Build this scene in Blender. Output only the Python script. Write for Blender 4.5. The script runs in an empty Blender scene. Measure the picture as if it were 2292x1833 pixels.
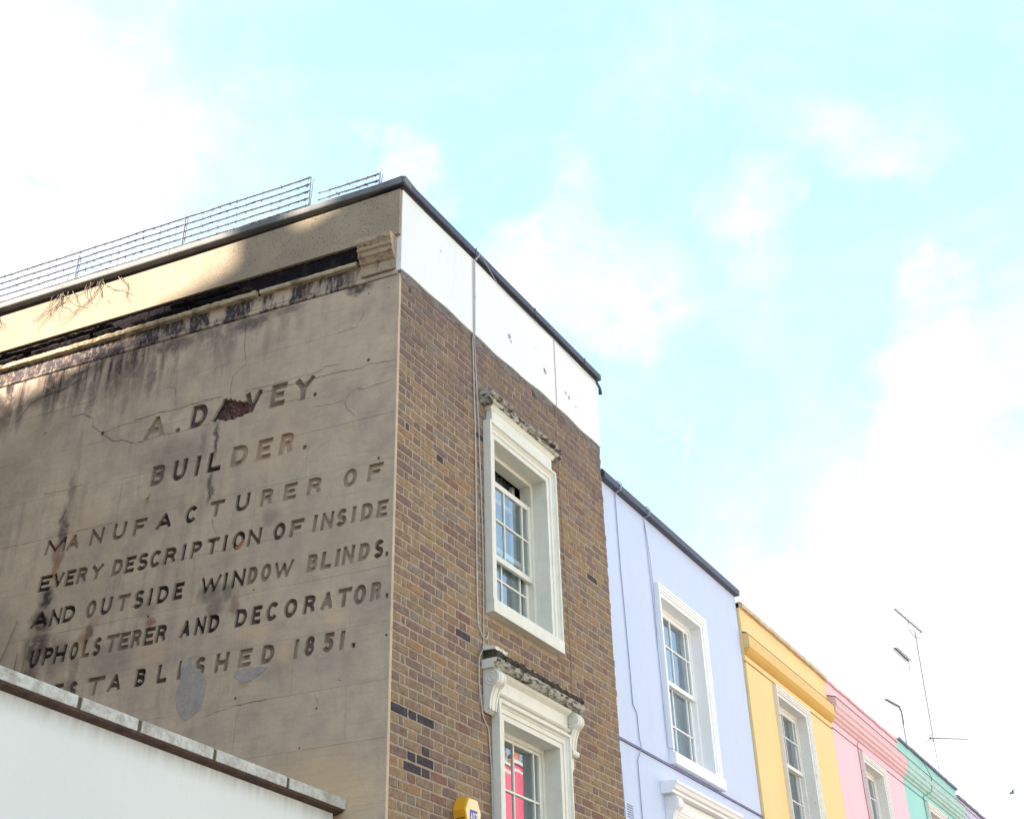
import bpy, bmesh, math, random
from mathutils import Vector, Matrix
from mathutils.geometry import delaunay_2d_cdt
random.seed(7)
R = math.radians
S = bpy.context.scene
COL = S.collection

# ------------------------------------------------------------------ camera
CAMP = Vector((-7.0764, -5.0611, 1.6))
MR = ((0.50491873, -0.86281315, -0.02470911), (0.43634012, 0.27983642, -0.85516015), (0.74475793, 0.4210048, 0.51777464))
camd = bpy.data.cameras.new('camera')
cam = bpy.data.objects.new('camera', camd)
COL.objects.link(cam)
r_, d_, f_ = (Vector(v) for v in MR)
m = Matrix((r_, -d_, -f_)).transposed().to_4x4()
m.translation = CAMP
cam.matrix_world = m
camd.sensor_width = 36.0
camd.lens = 36.0 * 2848.64 / 2292
camd.clip_end = 3000
S.camera = cam

def to_px(p):
    q = Vector(p) - CAMP
    z = q.dot(f_)
    return 1146 + 2848.64 * q.dot(r_) / z, 916.5 + 2848.64 * q.dot(d_) / z

# ------------------------------------------------------------------ sky, sun, exposure
SUN_AZ, SUN_EL = -53.0, 30.0          # degrees clockwise from +Y, degrees above the horizon
W = bpy.data.worlds.new('World')
S.world = W
W.use_nodes = True
S.view_settings.view_transform = 'Standard'
S.view_settings.look = 'None'
S.view_settings.gamma = 1
S.view_settings.exposure = 2.8
S.view_settings.use_curve_mapping = False
sund = bpy.data.lights.new('sun', 'SUN')
sund.energy = 2.7
sund.angle = R(1.4)
sund.color = (1.0, 0.89, 0.74)
sun = bpy.data.objects.new('sun', sund)
COL.objects.link(sun)
sv = Vector((math.sin(R(SUN_AZ)) * math.cos(R(SUN_EL)), math.cos(R(SUN_AZ)) * math.cos(R(SUN_EL)), math.sin(R(SUN_EL))))
sun.rotation_euler = sv.to_track_quat('Z', 'Y').to_euler()
sun.location = sv * 60


class NT:
    """small wrapper for writing node trees"""
    def __init__(s, tree):
        s.t = tree
        s.n = tree.nodes

    def inp(s, node, k, v):
        if v is None:
            return
        if isinstance(v, bpy.types.NodeSocket):
            s.t.links.new(v, node.inputs[k])
        else:
            node.inputs[k].default_value = v

    def math(s, op, a, b=None, c=None, clamp=False):
        n = s.n.new('ShaderNodeMath')
        n.operation = op
        n.use_clamp = clamp
        for i, v in enumerate((a, b, c)):
            s.inp(n, i, v)
        return n.outputs[0]

    def vmath(s, op, a, b=None, out=0):
        n = s.n.new('ShaderNodeVectorMath')
        n.operation = op
        s.inp(n, 0, a)
        if b is not None:
            s.inp(n, 1, b)
        return n.outputs[out]

    def comb(s, x, y, z):
        n = s.n.new('ShaderNodeCombineXYZ')
        for i, v in enumerate((x, y, z)):
            s.inp(n, i, v)
        return n.outputs[0]

    def sep(s, v):
        n = s.n.new('ShaderNodeSeparateXYZ')
        s.inp(n, 0, v)
        return n.outputs

    def noise(s, vec, scale, detail=4, rough=0.55, dist=0.0, out='Fac'):
        n = s.n.new('ShaderNodeTexNoise')
        s.inp(n, 'Vector', vec)
        n.inputs['Scale'].default_value = scale
        n.inputs['Detail'].default_value = detail
        n.inputs['Roughness'].default_value = rough
        n.inputs['Distortion'].default_value = dist
        return n.outputs[out]

    def rng(s, v, a, b, c=0.0, d=1.0, smooth=False):
        n = s.n.new('ShaderNodeMapRange')
        if smooth:
            n.interpolation_type = 'SMOOTHSTEP'
        s.inp(n, 0, v)
        for i, q in enumerate((a, b, c, d)):
            n.inputs[i + 1].default_value = q
        return n.outputs[0]

    def mix(s, f, a, b, blend='MIX'):
        n = s.n.new('ShaderNodeMix')
        n.data_type = 'RGBA'
        n.blend_type = blend
        s.inp(n, 0, f)
        for k, v in ((6, a), (7, b)):
            if not isinstance(v, bpy.types.NodeSocket):
                v = (*v[:3], 1)
            s.inp(n, k, v)
        return n.outputs[2]


# world: Nishita sky with thin broken cloud over it
wt = NT(W.node_tree)
bg = wt.n['Background']
bg.inputs[1].default_value = 0.13
sky = wt.n.new('ShaderNodeTexSky')
sky.sky_type = 'NISHITA'
sky.sun_disc = False
sky.sun_elevation = R(SUN_EL)
sky.sun_rotation = R(SUN_AZ)
sky.air_density = 1.0
sky.dust_density = 0.6
sky.ozone_density = 1.0
dirv = wt.n.new('ShaderNodeTexCoord').outputs['Generated']
dn = wt.vmath('NORMALIZE', dirv)
warp = wt.noise(dn, 5.5, 8, 0.66, out='Color')
wv = wt.vmath('SCALE', wt.vmath('SUBTRACT', warp, (0.5, 0.5, 0.5)))
wv.node.inputs['Scale'].default_value = 0.26
dw = wt.vmath('NORMALIZE', wt.vmath('ADD', dn, wv))
CLOUDS = [((0.34, 0.66, 0.68), .20, .13), ((0.44, 0.60, 0.668), .07, .12), ((0.42, 0.74, 0.53), .20, .18), ((0.25, 0.84, 0.48), .36, .22),
          ((0.634, 0.424, 0.648), .03, .36), ((0.725, 0.345, 0.595), .05, .34), ((0.700, 0.38, 0.605), .025, .2), ((0.765, 0.262, 0.590), .04, .16), ((0.757, 0.216, 0.618), .03, .30),
          ((0.756, 0.117, 0.644), .045, .30), ((0.72, 0.17, 0.67), .03, .15), ((0.846, 0.118, 0.521), .035, .32), ((0.799, 0.272, 0.536), .008, .15),
          ((0.873, 0.140, 0.461), .045, .25), ((0.90, 0.21, 0.39), .06, .2), ((0.925, 0.159, 0.345), .12, .4), ((0.902, 0.252, 0.344), .08, .25), ((0.80, 0.30, 0.50), .010, .15), ((0.98, 0.05, 0.2), .3, .45),
          ((0.688, 0.29, 0.665), .10, -.10), ((0.614, 0.372, 0.696), .12, -.12), ((0.742, 0.066, 0.667), .05, -.08), ((0.763, 0.292, 0.577), .03, -.08)]
bias = None
for d, rad, amp in CLOUDS:
    v = Vector(d).normalized()
    k = wt.vmath('DOT_PRODUCT', dw, tuple(v), out='Value')
    g = wt.rng(k, math.cos(rad * 1.5), 1.0, 0.0, amp, smooth=True)
    bias = g if bias is None else wt.math('ADD', bias, g)
stretch = wt.vmath('MULTIPLY', dn, (1.0, 1.0, 1.8))
fb = wt.noise(stretch, 6.0, 10, 0.64, 0.6)
fb2 = wt.rng(wt.noise(stretch, 11.0, 8, 0.6, 0.5), 0.34, 0.66, 0.45, 1.2)
cv = wt.math('ADD', wt.math('MULTIPLY', fb, 0.95), wt.math('MULTIPLY', bias, fb2))
cmask = wt.math('POWER', wt.rng(cv, 0.34, 1.25, 0.0, 1.0), 1.35)
wz = wt.sep(dn)[2]
hz = wt.rng(wz, 0.02, 0.56, 0.6, 0.0, smooth=True)
cmask = wt.math('MAXIMUM', cmask, hz)
skyc = wt.mix(0.82, sky.outputs[0], (0.71, 1.07, 1.36))
cl = wt.mix(cmask, skyc, (1.75, 1.62, 1.52))
wt.t.links.new(cl, bg.inputs[0])

# ------------------------------------------------------------------ materials
MATS = {}

def newmat(name):
    m = bpy.data.materials.new(name)
    m.use_nodes = True
    MATS[name] = m
    t = NT(m.node_tree)
    return m, t, t.n['Principled BSDF']

def geo_pos(t):
    return t.n.new('ShaderNodeNewGeometry').outputs['Position']

def bump(t, b, h, strength, dist=0.01):
    n = t.n.new('ShaderNodeBump')
    n.inputs['Strength'].default_value = strength
    n.inputs['Distance'].default_value = dist
    t.inp(n, 'Height', h)
    t.t.links.new(n.outputs[0], b.inputs['Normal'])

def simple(name, c, c2=None, rough=0.7, scale=6, contrast=(0.35, 0.7), fine=40, bs=0.2, metal=0.0, fineamt=0.12, spec=0.3):
    m, t, b = newmat(name)
    p = geo_pos(t)
    c2 = c2 or tuple(x * 0.8 for x in c)
    f = t.rng(t.noise(p, scale, 6), contrast[0], contrast[1])
    col = t.mix(f, c, c2)
    fn = t.noise(p, fine, 3)
    col = t.mix(t.math('MULTIPLY', t.rng(fn, 0.45, 0.75), fineamt), col, tuple(x * 0.55 for x in c))
    t.inp(b, 'Base Color', col)
    b.inputs['Roughness'].default_value = rough
    b.inputs['Metallic'].default_value = metal
    b.inputs['Specular IOR Level'].default_value = spec
    if bs:
        bump(t, b, fn, bs)
    return m

def two_tone(name, a, b_, scale, lo, hi, rough=0.85, bs=0.8, stretchz=1.0):
    """patches of a over b with broken edges: flaking paint, moss, soot"""
    m, t, b = newmat(name)
    p = t.vmath('MULTIPLY', geo_pos(t), (1, 1, stretchz))
    n1 = t.noise(p, scale, 8, 0.65)
    f = t.rng(n1, lo, hi)
    n2 = t.noise(p, scale * 6, 4)
    col = t.mix(f, a, b_)
    col = t.mix(t.math('MULTIPLY', t.rng(n2, 0.4, 0.7), 0.35), col, tuple(x * 0.4 for x in a))
    t.inp(b, 'Base Color', col)
    b.inputs['Roughness'].default_value = rough
    b.inputs['Specular IOR Level'].default_value = 0.1
    bump(t, b, t.math('ADD', n1, n2), bs, 0.02)
    return m

WDIR = (math.cos(R(97.35888296)), math.sin(R(97.35888296)), 0.0)
WNRM = (-math.sin(R(97.35888296)), math.cos(R(97.35888296)), 0.0)

def smooth_stains(t, vec, lst, prev=None):
    for (u, z, ru, rz, s) in lst:
        d = t.vmath('MULTIPLY', t.vmath('SUBTRACT', vec, (u, z, 0)), (1 / ru, 1 / rz, 0))
        l = t.vmath('LENGTH', d, out='Value')
        g = t.rng(l, 1.25, 0.35, 0.0, s, smooth=True)
        prev = g if prev is None else t.math('MAXIMUM', prev, g)
    return prev

DARK = [(3.19, 6.85, .03, .22, .45), (3.21, 6.5, .05, .28, .75), (3.22, 6.25, .08, .15, .5), (3.26, 5.86, .09, .13, .95), (3.27, 5.66, .14, .13, .9), (3.27, 5.42, .16, .2, .85), (3.3, 5.15, .14, .2, .7),
        (3.05, 5.32, .16, .2, .5), (2.75, 5.47, .06, .1, .8), (2.86, 5.15, .07, .22, .5), (2.5, 5.2, .3, .2, .25), (1.6, 5.6, .12, .1, .6), (1.45, 5.58, .08, .1, .6), (1.55, 5.47, .09, .14, .55),
        (1.36, 5.45, .05, .12, .35), (2.2, 5.57, .12, .08, .35), (2.16, 5.46, .04, .06, .5), (1.71, 7.0, .03, .2, .7), (1.84, 7.02, .04, .15, .35), (1.72, 6.56, .035, .16, .65), (2.15, 6.95, .3, .2, .28), (2.3, 6.5, .25, .25, .25),
        (1.1, 6.15, .09, .1, .3), (1.0, 4.86, .2, .08, .18), (2.9, 6.0, .5, .3, .15), (2.6, 6.3, .5, .2, .15), (4.4, 8.02, .5, .17, .95), (3.75, 7.98, .3, .15, .5), (3.3, 8.1, .2, .1, .4), (2.9, 7.95, .16, .25, .6), (2.75, 7.75, .05, .3, .4), (2.3, 8.14, .3, .1, .75), (1.95, 8.16, .2, .08, .6),
        (1.5, 8.14, .3, .09, .75), (1.75, 8.02, .05, .2, .5), (1.1, 8.17, .2, .06, .6), (.4, 8.19, .16, .07, .9), (2.5, 7.9, .06, .3, .6), (3.15, 7.85, .06, .3, .5), (3.5, 8.1, .3, .1, .7), (2.0, 7.9, .16, .24, .25), (3.6, 7.6, .4, .2, .2), (4.0, 7.1, .5, .5, .22), (1.3, 8.2, .3, .05, .4), (3.9, 5.3, .5, .8, .25)]
RUST = [(3.21, 6.14, .05, .14, .85), (3.26, 6.3, .05, .12, .4), (2.79, 5.42, .05, .13, .55), (2.16, 5.46, .06, .05, .9), (2.35, 6.585, .022, .05, .8), (2.7, 5.57, .05, .06, .4), (1.37, 5.46, .05, .1, .35), (1.22, 4.8, .05, .05, .35), (2.2, 5.66, .05, .04, .3)]
PALE = [(.47, 5.2, .085, .1, .9), (1.17, 5.2, .17, .07, .8), (.89, 4.98, .09, .1, .75), (.55, 3.90, .55, .36, 1.0), (1.2, 3.9, .5, .3, .6), (1.35, 4.9, .12, .07, .2), (2.1, 5.2, .2, .15, .35), (1.1, 6.8, .4, .3, .3), (1.0, 7.1, .5, .25, .2), (3.0, 6.45, .2, .3, .3), (1.5, 5.95, .4, .1, .2)]

def wall_material(name, base, base2, grime, letter=False):
    m, t, b = newmat(name)
    pos = geo_pos(t)
    u = t.vmath('DOT_PRODUCT', pos, WDIR, out='Value')
    z = t.sep(pos)[2]
    uz = t.comb(u, z, 0.0)
    wn = t.vmath('SCALE', t.vmath('SUBTRACT', t.noise(pos, 9, 5, 0.6, out='Color'), (0.5, 0.5, 0.5)))
    wn.node.inputs['Scale'].default_value = 0.16
    uzw = t.vmath('ADD', uz, wn)
    n1 = t.noise(pos, 1.6, 6, 0.6)
    col = t.mix(t.rng(n1, 0.36, 0.66), base, base2)
    n1b = t.noise(pos, 5.0, 6, 0.65)
    col = t.mix(t.rng(n1b, 0.42, 0.68, 0, 0.5), col, (0.32, 0.255, 0.215))
    n2 = t.noise(pos, 55, 4, 0.7)
    col = t.mix(t.rng(n2, 0.35, 0.75, 0.0, 0.5), col, tuple(x * 0.66 for x in base))
    oi = t.n.new('ShaderNodeObjectInfo')
    rv = oi.outputs['Random']
    if not letter:
        col = t.mix(t.rng(rv, 0.0, 1.0, 0.0, 0.16), col, (0.32, 0.26, 0.22))
        col = t.mix(t.rng(t.math('FRACT', t.math('MULTIPLY', rv, 7.3)), 0.7, 1.0, 0.0, 0.22), col, (0.50, 0.41, 0.27))
    pale = smooth_stains(t, uzw, PALE)
    col = t.mix(t.math('MULTIPLY', pale, 0.68), col, (0.66, 0.455, 0.27))
    dk = smooth_stains(t, uzw, DARK)
    # vertical drips below the string course
    sv_ = t.noise(t.comb(t.math('MULTIPLY', u, 5.0), t.math('MULTIPLY', z, 0.45), 0.0), 1.6, 7, 0.62)
    drips = t.math('MULTIPLY', t.rng(sv_, 0.42, 0.60), t.rng(z, 7.35, 8.22, 0.0, 1.1, smooth=True))
    drips = t.math('MULTIPLY', drips, t.rng(u, 0.6, 3.0, 0.1, 1.0))
    low = t.math('MULTIPLY', t.rng(sv_, 0.5, 0.78, 0, 0.42), t.rng(u, 0.8, 2.2))
    br = t.noise(pos, 14, 7, 0.7)
    dk = t.math('MAXIMUM', t.math('MAXIMUM', dk, drips), low)
    dk = t.math('MULTIPLY', dk, t.rng(br, 0.30, 0.50, 0.4, 1.08))
    rust = t.math('MULTIPLY', smooth_stains(t, uzw, RUST), 0.8)
    hl = t.noise(t.comb(t.math('MULTIPLY', u, 1.5), t.math('MULTIPLY', z, 14.0), 0.0), 2.0, 6, 0.6)
    col = t.mix(t.rng(hl, 0.5, 0.72, 0, 0.22), col, (0.28, 0.225, 0.20))
    col = t.mix(t.math('MULTIPLY', dk, 0.92, clamp=True), col, (0.050, 0.036, 0.040))
    col = t.mix(rust, col, (0.30, 0.13, 0.06))
    if grime > 0:
        gn = t.rng(t.noise(pos, 11, 7, 0.7), 0.36, 0.60, max(0, grime * 1.35 - 0.40), min(1, grime * 1.3))
        col = t.mix(gn, col, (0.030, 0.022, 0.028))
    t.inp(b, 'Base Color', col)
    b.inputs['Roughness'].default_value = 0.93
    b.inputs['Specular IOR Level'].default_value = 0.15
    bump(t, b, t.math('ADD', t.math('MULTIPLY', n2, 0.6), br), 0.35, 0.012)
    return m

STONE = wall_material('wall_render', (0.64, 0.505, 0.36), (0.50, 0.385, 0.30), 0.0)
STONE_IN = [wall_material('letter_grime_%d' % i, (0.47, 0.37, 0.28), (0.39, 0.30, 0.24), g, True) for i, g in enumerate((0.0, 0.34, 0.68, 0.92))]
BACKING = simple('wall_backing', (0.30, 0.23, 0.19), (0.22, 0.17, 0.15), 0.95, 12)

# frieze and parapet of the side wall
def frieze_material():
    m, t, b = newmat('frieze_sooted')
    pos = geo_pos(t)
    u = t.vmath('DOT_PRODUCT', pos, WDIR, out='Value')
    z = t.sep(pos)[2]
    v = t.comb(t.math('MULTIPLY', u, 3.0), t.math('MULTIPLY', z, 1.3), 0.0)
    n = t.noise(v, 1.5, 7, 0.62, 0.4)
    f = t.math('MULTIPLY', t.rng(n, 0.43, 0.51), t.rng(u, 0.25, 0.6, 0.2, 1.0))
    f = t.math('MAXIMUM', f, t.math('MULTIPLY', t.rng(u, 1.7, 3.0, 0.0, 1.0), t.rng(n, 0.36, 0.46)))
    f = t.math('MULTIPLY', f, t.rng(t.noise(v, 9, 6, 0.7), 0.35, 0.5, 0.35, 1.0))
    col = t.mix(f, (0.46, 0.37, 0.28), (0.042, 0.030, 0.036))
    col = t.mix(t.rng(t.noise(pos, 6, 5), 0.55, 0.75, 0, 0.6), col, (0.42, 0.24, 0.15))
    t.inp(b, 'Base Color', col)
    b.inputs['Roughness'].default_value = 0.9
    bump(t, b, t.noise(pos, 30, 5), 0.5)
    return m
FRIEZE = frieze_material()

def parapet_material():
    m, t, b = newmat('pebble_parapet')
    pos = geo_pos(t)
    n1 = t.noise(pos, 3, 6)
    col = t.mix(t.rng(n1, 0.35, 0.7), (0.365, 0.29, 0.20), (0.285, 0.22, 0.16))
    vor = t.n.new('ShaderNodeTexVoronoi')
    t.inp(vor, 'Vector', pos)
    vor.inputs['Scale'].default_value = 42
    sp = t.rng(vor.outputs['Distance'], 0.16, 0.32, 1.0, 0.0)
    gate = t.rng(t.noise(pos, 7, 4), 0.36, 0.5)
    u = t.vmath('DOT_PRODUCT', pos, WDIR, out='Value')
    gate = t.math('MULTIPLY', gate, t.rng(u, 2.6, 1.2, 0.15, 1.0))
    col = t.mix(t.math('MULTIPLY', t.math('MULTIPLY', sp, gate), 0.75), col, (0.10, 0.07, 0.06))
    t.inp(b, 'Base Color', col)
    b.inputs['Roughness'].default_value = 0.95
    bump(t, b, t.math('SUBTRACT', t.noise(pos, 60, 4), t.math('MULTIPLY', sp, gate)), 0.5, 0.01)
    return m
PARAPET = parapet_material()
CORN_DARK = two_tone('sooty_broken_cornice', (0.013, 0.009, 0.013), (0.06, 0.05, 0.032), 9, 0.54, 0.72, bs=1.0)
CORN_FILLET = two_tone('mossy_fillet', (0.50, 0.40, 0.27), (0.20, 0.16, 0.10), 8, 0.50, 0.64, bs=0.6)
CORN_BLOCK = two_tone('old_cornice_stone', (0.46, 0.36, 0.26), (0.22, 0.13, 0.11), 14, 0.50, 0.66, bs=0.5)
WHITE = simple('white_paint', (0.74, 0.725, 0.65), (0.67, 0.65, 0.575), 0.55, 9, (0.4, 0.75), 60, 0.1, fineamt=0.05)
WHITE_CLEAN = simple('fresh_white_paint', (0.86, 0.86, 0.86), (0.83, 0.83, 0.84), 0.5, 3, (0.4, 0.8), 60, 0.05, fineamt=0.03)
WHITE_OLD = two_tone('flaking_white_paint', (0.78, 0.77, 0.74), (0.40, 0.38, 0.36), 11, 0.64, 0.70, 0.7, 0.3)
def yard_paint():
    m, t, b = newmat('white_masonry')
    p = geo_pos(t)
    sx = t.sep(p)
    col = t.mix(t.rng(t.noise(p, 1.2, 6), 0.3, 0.75), (0.71, 0.725, 0.70), (0.67, 0.69, 0.67))
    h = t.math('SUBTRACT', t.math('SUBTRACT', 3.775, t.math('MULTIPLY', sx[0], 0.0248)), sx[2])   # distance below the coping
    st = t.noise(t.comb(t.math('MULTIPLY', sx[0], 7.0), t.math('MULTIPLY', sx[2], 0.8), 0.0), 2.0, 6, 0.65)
    g_ = t.math('MULTIPLY', t.rng(h, 0.16, 0.0, 0.0, 1.0, smooth=True), t.rng(st, 0.32, 0.62, 0.35, 1.0))  # soft shade below the coping painted in, broken up by dirt drips
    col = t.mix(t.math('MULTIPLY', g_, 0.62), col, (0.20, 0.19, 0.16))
    col = t.mix(t.math('MULTIPLY', t.rng(st, 0.55, 0.75, 0, 0.12), t.rng(h, 0.9, 0.1)), col, (0.4, 0.4, 0.36))
    n2 = t.noise(p, 22, 4)
    t.inp(b, 'Base Color', col)
    b.inputs['Roughness'].default_value = 0.8
    bump(t, b, t.math('ADD', n2, t.noise(p, 4, 3)), 0.15, 0.01)
    return m
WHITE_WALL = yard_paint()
FLAKE = two_tone('crumbling_cornice_top', (0.60, 0.57, 0.49), (0.11, 0.075, 0.065), 13, 0.47, 0.58, 0.95, 0.8, 2.6)
MOSS = two_tone('mossy_ledge', (0.06, 0.055, 0.035), (0.13, 0.10, 0.085), 14, 0.40, 0.62, 0.95, 1.0)
LEAD = simple('dark_lead', (0.055, 0.055, 0.085), (0.04, 0.04, 0.06), 0.45, 5, (0.3, 0.7), 30, 0.1, spec=0.5)
LEAD_SIDE = simple('weathered_lead', (0.20, 0.20, 0.20), (0.13, 0.13, 0.14), 0.7, 6, (0.3, 0.7), 40, 0.3)
CABLE = simple('white_cable', (0.55, 0.53, 0.53), None, 0.5, bs=0)
CABLE_BROWN = simple('brown_cable', (0.36, 0.28, 0.24), None, 0.6, bs=0)
CABLE_BLUE = simple('painted_cable', (0.30, 0.36, 0.50), None, 0.5, bs=0)
SMEAR = two_tone('mortar_smear', (0.24, 0.22, 0.21), (0.13, 0.10, 0.10), 15, 0.45, 0.65, 0.95, 0.6)
DARK_SHADE_TRIM = simple('dark_shade_trim', (0.05, 0.04, 0.045), None, 0.6)  # louvres, a cowl, and the painted shade strips under the copings
TERRACOTTA = simple('terracotta', (0.50, 0.20, 0.11), (0.40, 0.15, 0.09), 0.8)
SLATE = simple('slate', (0.10, 0.10, 0.12), (0.07, 0.07, 0.09), 0.7)
METAL = simple('galvanised_metal', (0.15, 0.15, 0.19), None, 0.45, metal=0.4, bs=0)
METAL_PALE = simple('pale_metal', (0.62, 0.65, 0.70), None, 0.5, bs=0)
BARB = simple('rusty_barb', (0.10, 0.06, 0.06), None, 0.8, bs=0)
TWIG = simple('dry_twig', (0.20, 0.165, 0.13), (0.26, 0.21, 0.165), 0.9, bs=0)
CRACK = simple('crack_shadow', (0.06, 0.045, 0.045), None, 1.0, bs=0)
RUBBLE = two_tone('exposed_brick_core', (0.15, 0.065, 0.055), (0.28, 0.17, 0.14), 22, 0.45, 0.6, 1.0, 1.0)
GREYPATCH = simple('cement_patch', (0.41, 0.36, 0.32), (0.33, 0.285, 0.262), 0.9, 9, (0.35, 0.65), 40, 0.5, fineamt=0.35)
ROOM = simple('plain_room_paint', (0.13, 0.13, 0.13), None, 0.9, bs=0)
CURTAIN = simple('curtain_cloth', (0.42, 0.47, 0.44), (0.36, 0.41, 0.38), 0.9, 4)
COPING_STONE = two_tone('coping_stone', (0.58, 0.58, 0.54), (0.29, 0.25, 0.21), 6.5, 0.46, 0.70, 0.9, 0.5)
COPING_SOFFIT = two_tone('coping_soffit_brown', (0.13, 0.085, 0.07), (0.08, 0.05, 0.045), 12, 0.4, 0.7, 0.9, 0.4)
COPING_JOINT = simple('brown_joint', (0.10, 0.065, 0.045), (0.16, 0.13, 0.06), 0.95, 30)
YELLOW_BOX = simple('alarm_yellow', (0.80, 0.38, 0.02), (0.76, 0.36, 0.02), 0.4, bs=0, fineamt=0.02)
YELLOW_PALE = simple('alarm_cream', (0.90, 0.71, 0.40), (0.88, 0.69, 0.39), 0.4, bs=0, fineamt=0.02)
BADGE_BLUE = simple('badge_blue', (0.10, 0.10, 0.42), (0.10, 0.10, 0.40), 0.4, bs=0, fineamt=0)
BADGE_WHITE = simple('badge_white', (0.8, 0.8, 0.8), None, 0.4, bs=0, fineamt=0)
ASPHALT = simple('asphalt', (0.065, 0.063, 0.06), (0.05, 0.05, 0.048), 0.9, 3)
PAVING = simple('paving', (0.34, 0.32, 0.28), (0.29, 0.27, 0.24), 0.9, 3)
EARTH = simple('earth', (0.16, 0.15, 0.12), (0.12, 0.13, 0.09), 0.95, 0.5)
LINE = simple('road_paint', (0.75, 0.68, 0.2), None, 0.7)
BIRD = simple('bird_feathers', (0.10, 0.10, 0.12), None, 0.8, bs=0)
STOCK = simple('sooty_stock_brick', (0.24, 0.17, 0.12), (0.17, 0.12, 0.10), 0.9, 8)

def paint(name, c, c2):
    m, t, b = newmat(name)
    pos = geo_pos(t)
    f = t.rng(t.noise(t.vmath('MULTIPLY', pos, (1, 1, 0.35)), 1.4, 6), 0.3, 0.75)
    col = t.mix(f, c, c2)
    n2 = t.noise(pos, 45, 3)
    col = t.mix(t.rng(n2, 0.4, 0.8, 0, 0.1), col, tuple(x * 0.6 for x in c))
    sp = t.sep(pos)
    st = t.noise(t.comb(t.math('MULTIPLY', sp[0], 4.0), t.math('MULTIPLY', sp[2], 0.5), 0.0), 2.2, 7, 0.65)
    col = t.mix(t.rng(st, 0.52, 0.78, 0, 0.22), col, tuple(x * 0.72 for x in c))
    t.inp(b, 'Base Color', col)
    b.inputs['Roughness'].default_value = 0.75
    bump(t, b, t.math('ADD', t.math('MULTIPLY', n2, 0.4), t.noise(pos, 3.5, 4)), 0.22, 0.02)
    return m
WHITE_BAND = paint('white_band_paint', (0.84, 0.84, 0.82), (0.78, 0.79, 0.775))
SCUFF = simple('paint_scuff', (0.42, 0.38, 0.35), (0.55, 0.52, 0.5), 0.9, 40)
LAVENDER = paint('lavender_paint', (0.52, 0.605, 0.80), (0.55, 0.61, 0.79))
YELLOW = paint('yellow_paint', (0.80, 0.56, 0.24), (0.82, 0.60, 0.29))
YELLOW_AGED = two_tone('aged_yellow_paint', (0.78, 0.55, 0.25), (0.52, 0.36, 0.19), 12, 0.60, 0.74, 0.85, 0.4)
PINK = paint('pink_paint', (0.78, 0.49, 0.55), (0.80, 0.53, 0.58))
PINK_AGED = two_tone('aged_pink_paint', (0.76, 0.52, 0.54), (0.62, 0.42, 0.43), 9, 0.55, 0.8, 0.85, 0.3)
TEAL = paint('mint_paint', (0.28, 0.60, 0.54), (0.33, 0.64, 0.57))
LILAC = paint('lilac_paint', (0.50, 0.50, 0.66), (0.52, 0.52, 0.66))
RED = paint('red_paint', (0.80, 0.09, 0.17), (0.78, 0.10, 0.19))
CREAM = paint('cream_paint', (0.78, 0.74, 0.64), (0.76, 0.72, 0.62))
DARKLINE = simple('dirty_ledge', (0.12, 0.09, 0.09), (0.20, 0.15, 0.12), 0.95, 14)

def glass_mat():
    m, t, b = newmat('window_glass')
    t.n.remove(b)
    out = t.n['Material Output']
    ge = t.n.new('ShaderNodeNewGeometry')
    co = t.math('ABSOLUTE', t.vmath('DOT_PRODUCT', ge.outputs['Incoming'], ge.outputs['Normal'], out='Value'))
    sch = t.math('ADD', 0.33, t.math('MULTIPLY', 0.67, t.math('POWER', t.math('SUBTRACT', 1.0, co), 5.0)))
    gl = t.n.new('ShaderNodeBsdfGlossy')
    gl.inputs['Roughness'].default_value = 0.01
    gl.inputs['Color'].default_value = (0.80, 0.90, 1, 1)
    nb = t.n.new('ShaderNodeBump')
    nb.inputs['Strength'].default_value = 0.02
    nb.inputs['Distance'].default_value = 0.02
    t.inp(nb, 'Height', t.noise(geo_pos(t), 3.0, 1))
    t.t.links.new(nb.outputs[0], gl.inputs['Normal'])
    tr = t.n.new('ShaderNodeBsdfTransparent')
    tr.inputs['Color'].default_value = (0.86, 0.90, 0.88, 1)
    mx = t.n.new('ShaderNodeMixShader')
    t.inp(mx, 0, sch)
    t.inp(mx, 1, tr.outputs[0])
    t.inp(mx, 2, gl.outputs[0])
    t.t.links.new(mx.outputs[0], out.inputs[0])
    return m
GLASS = glass_mat()

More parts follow.
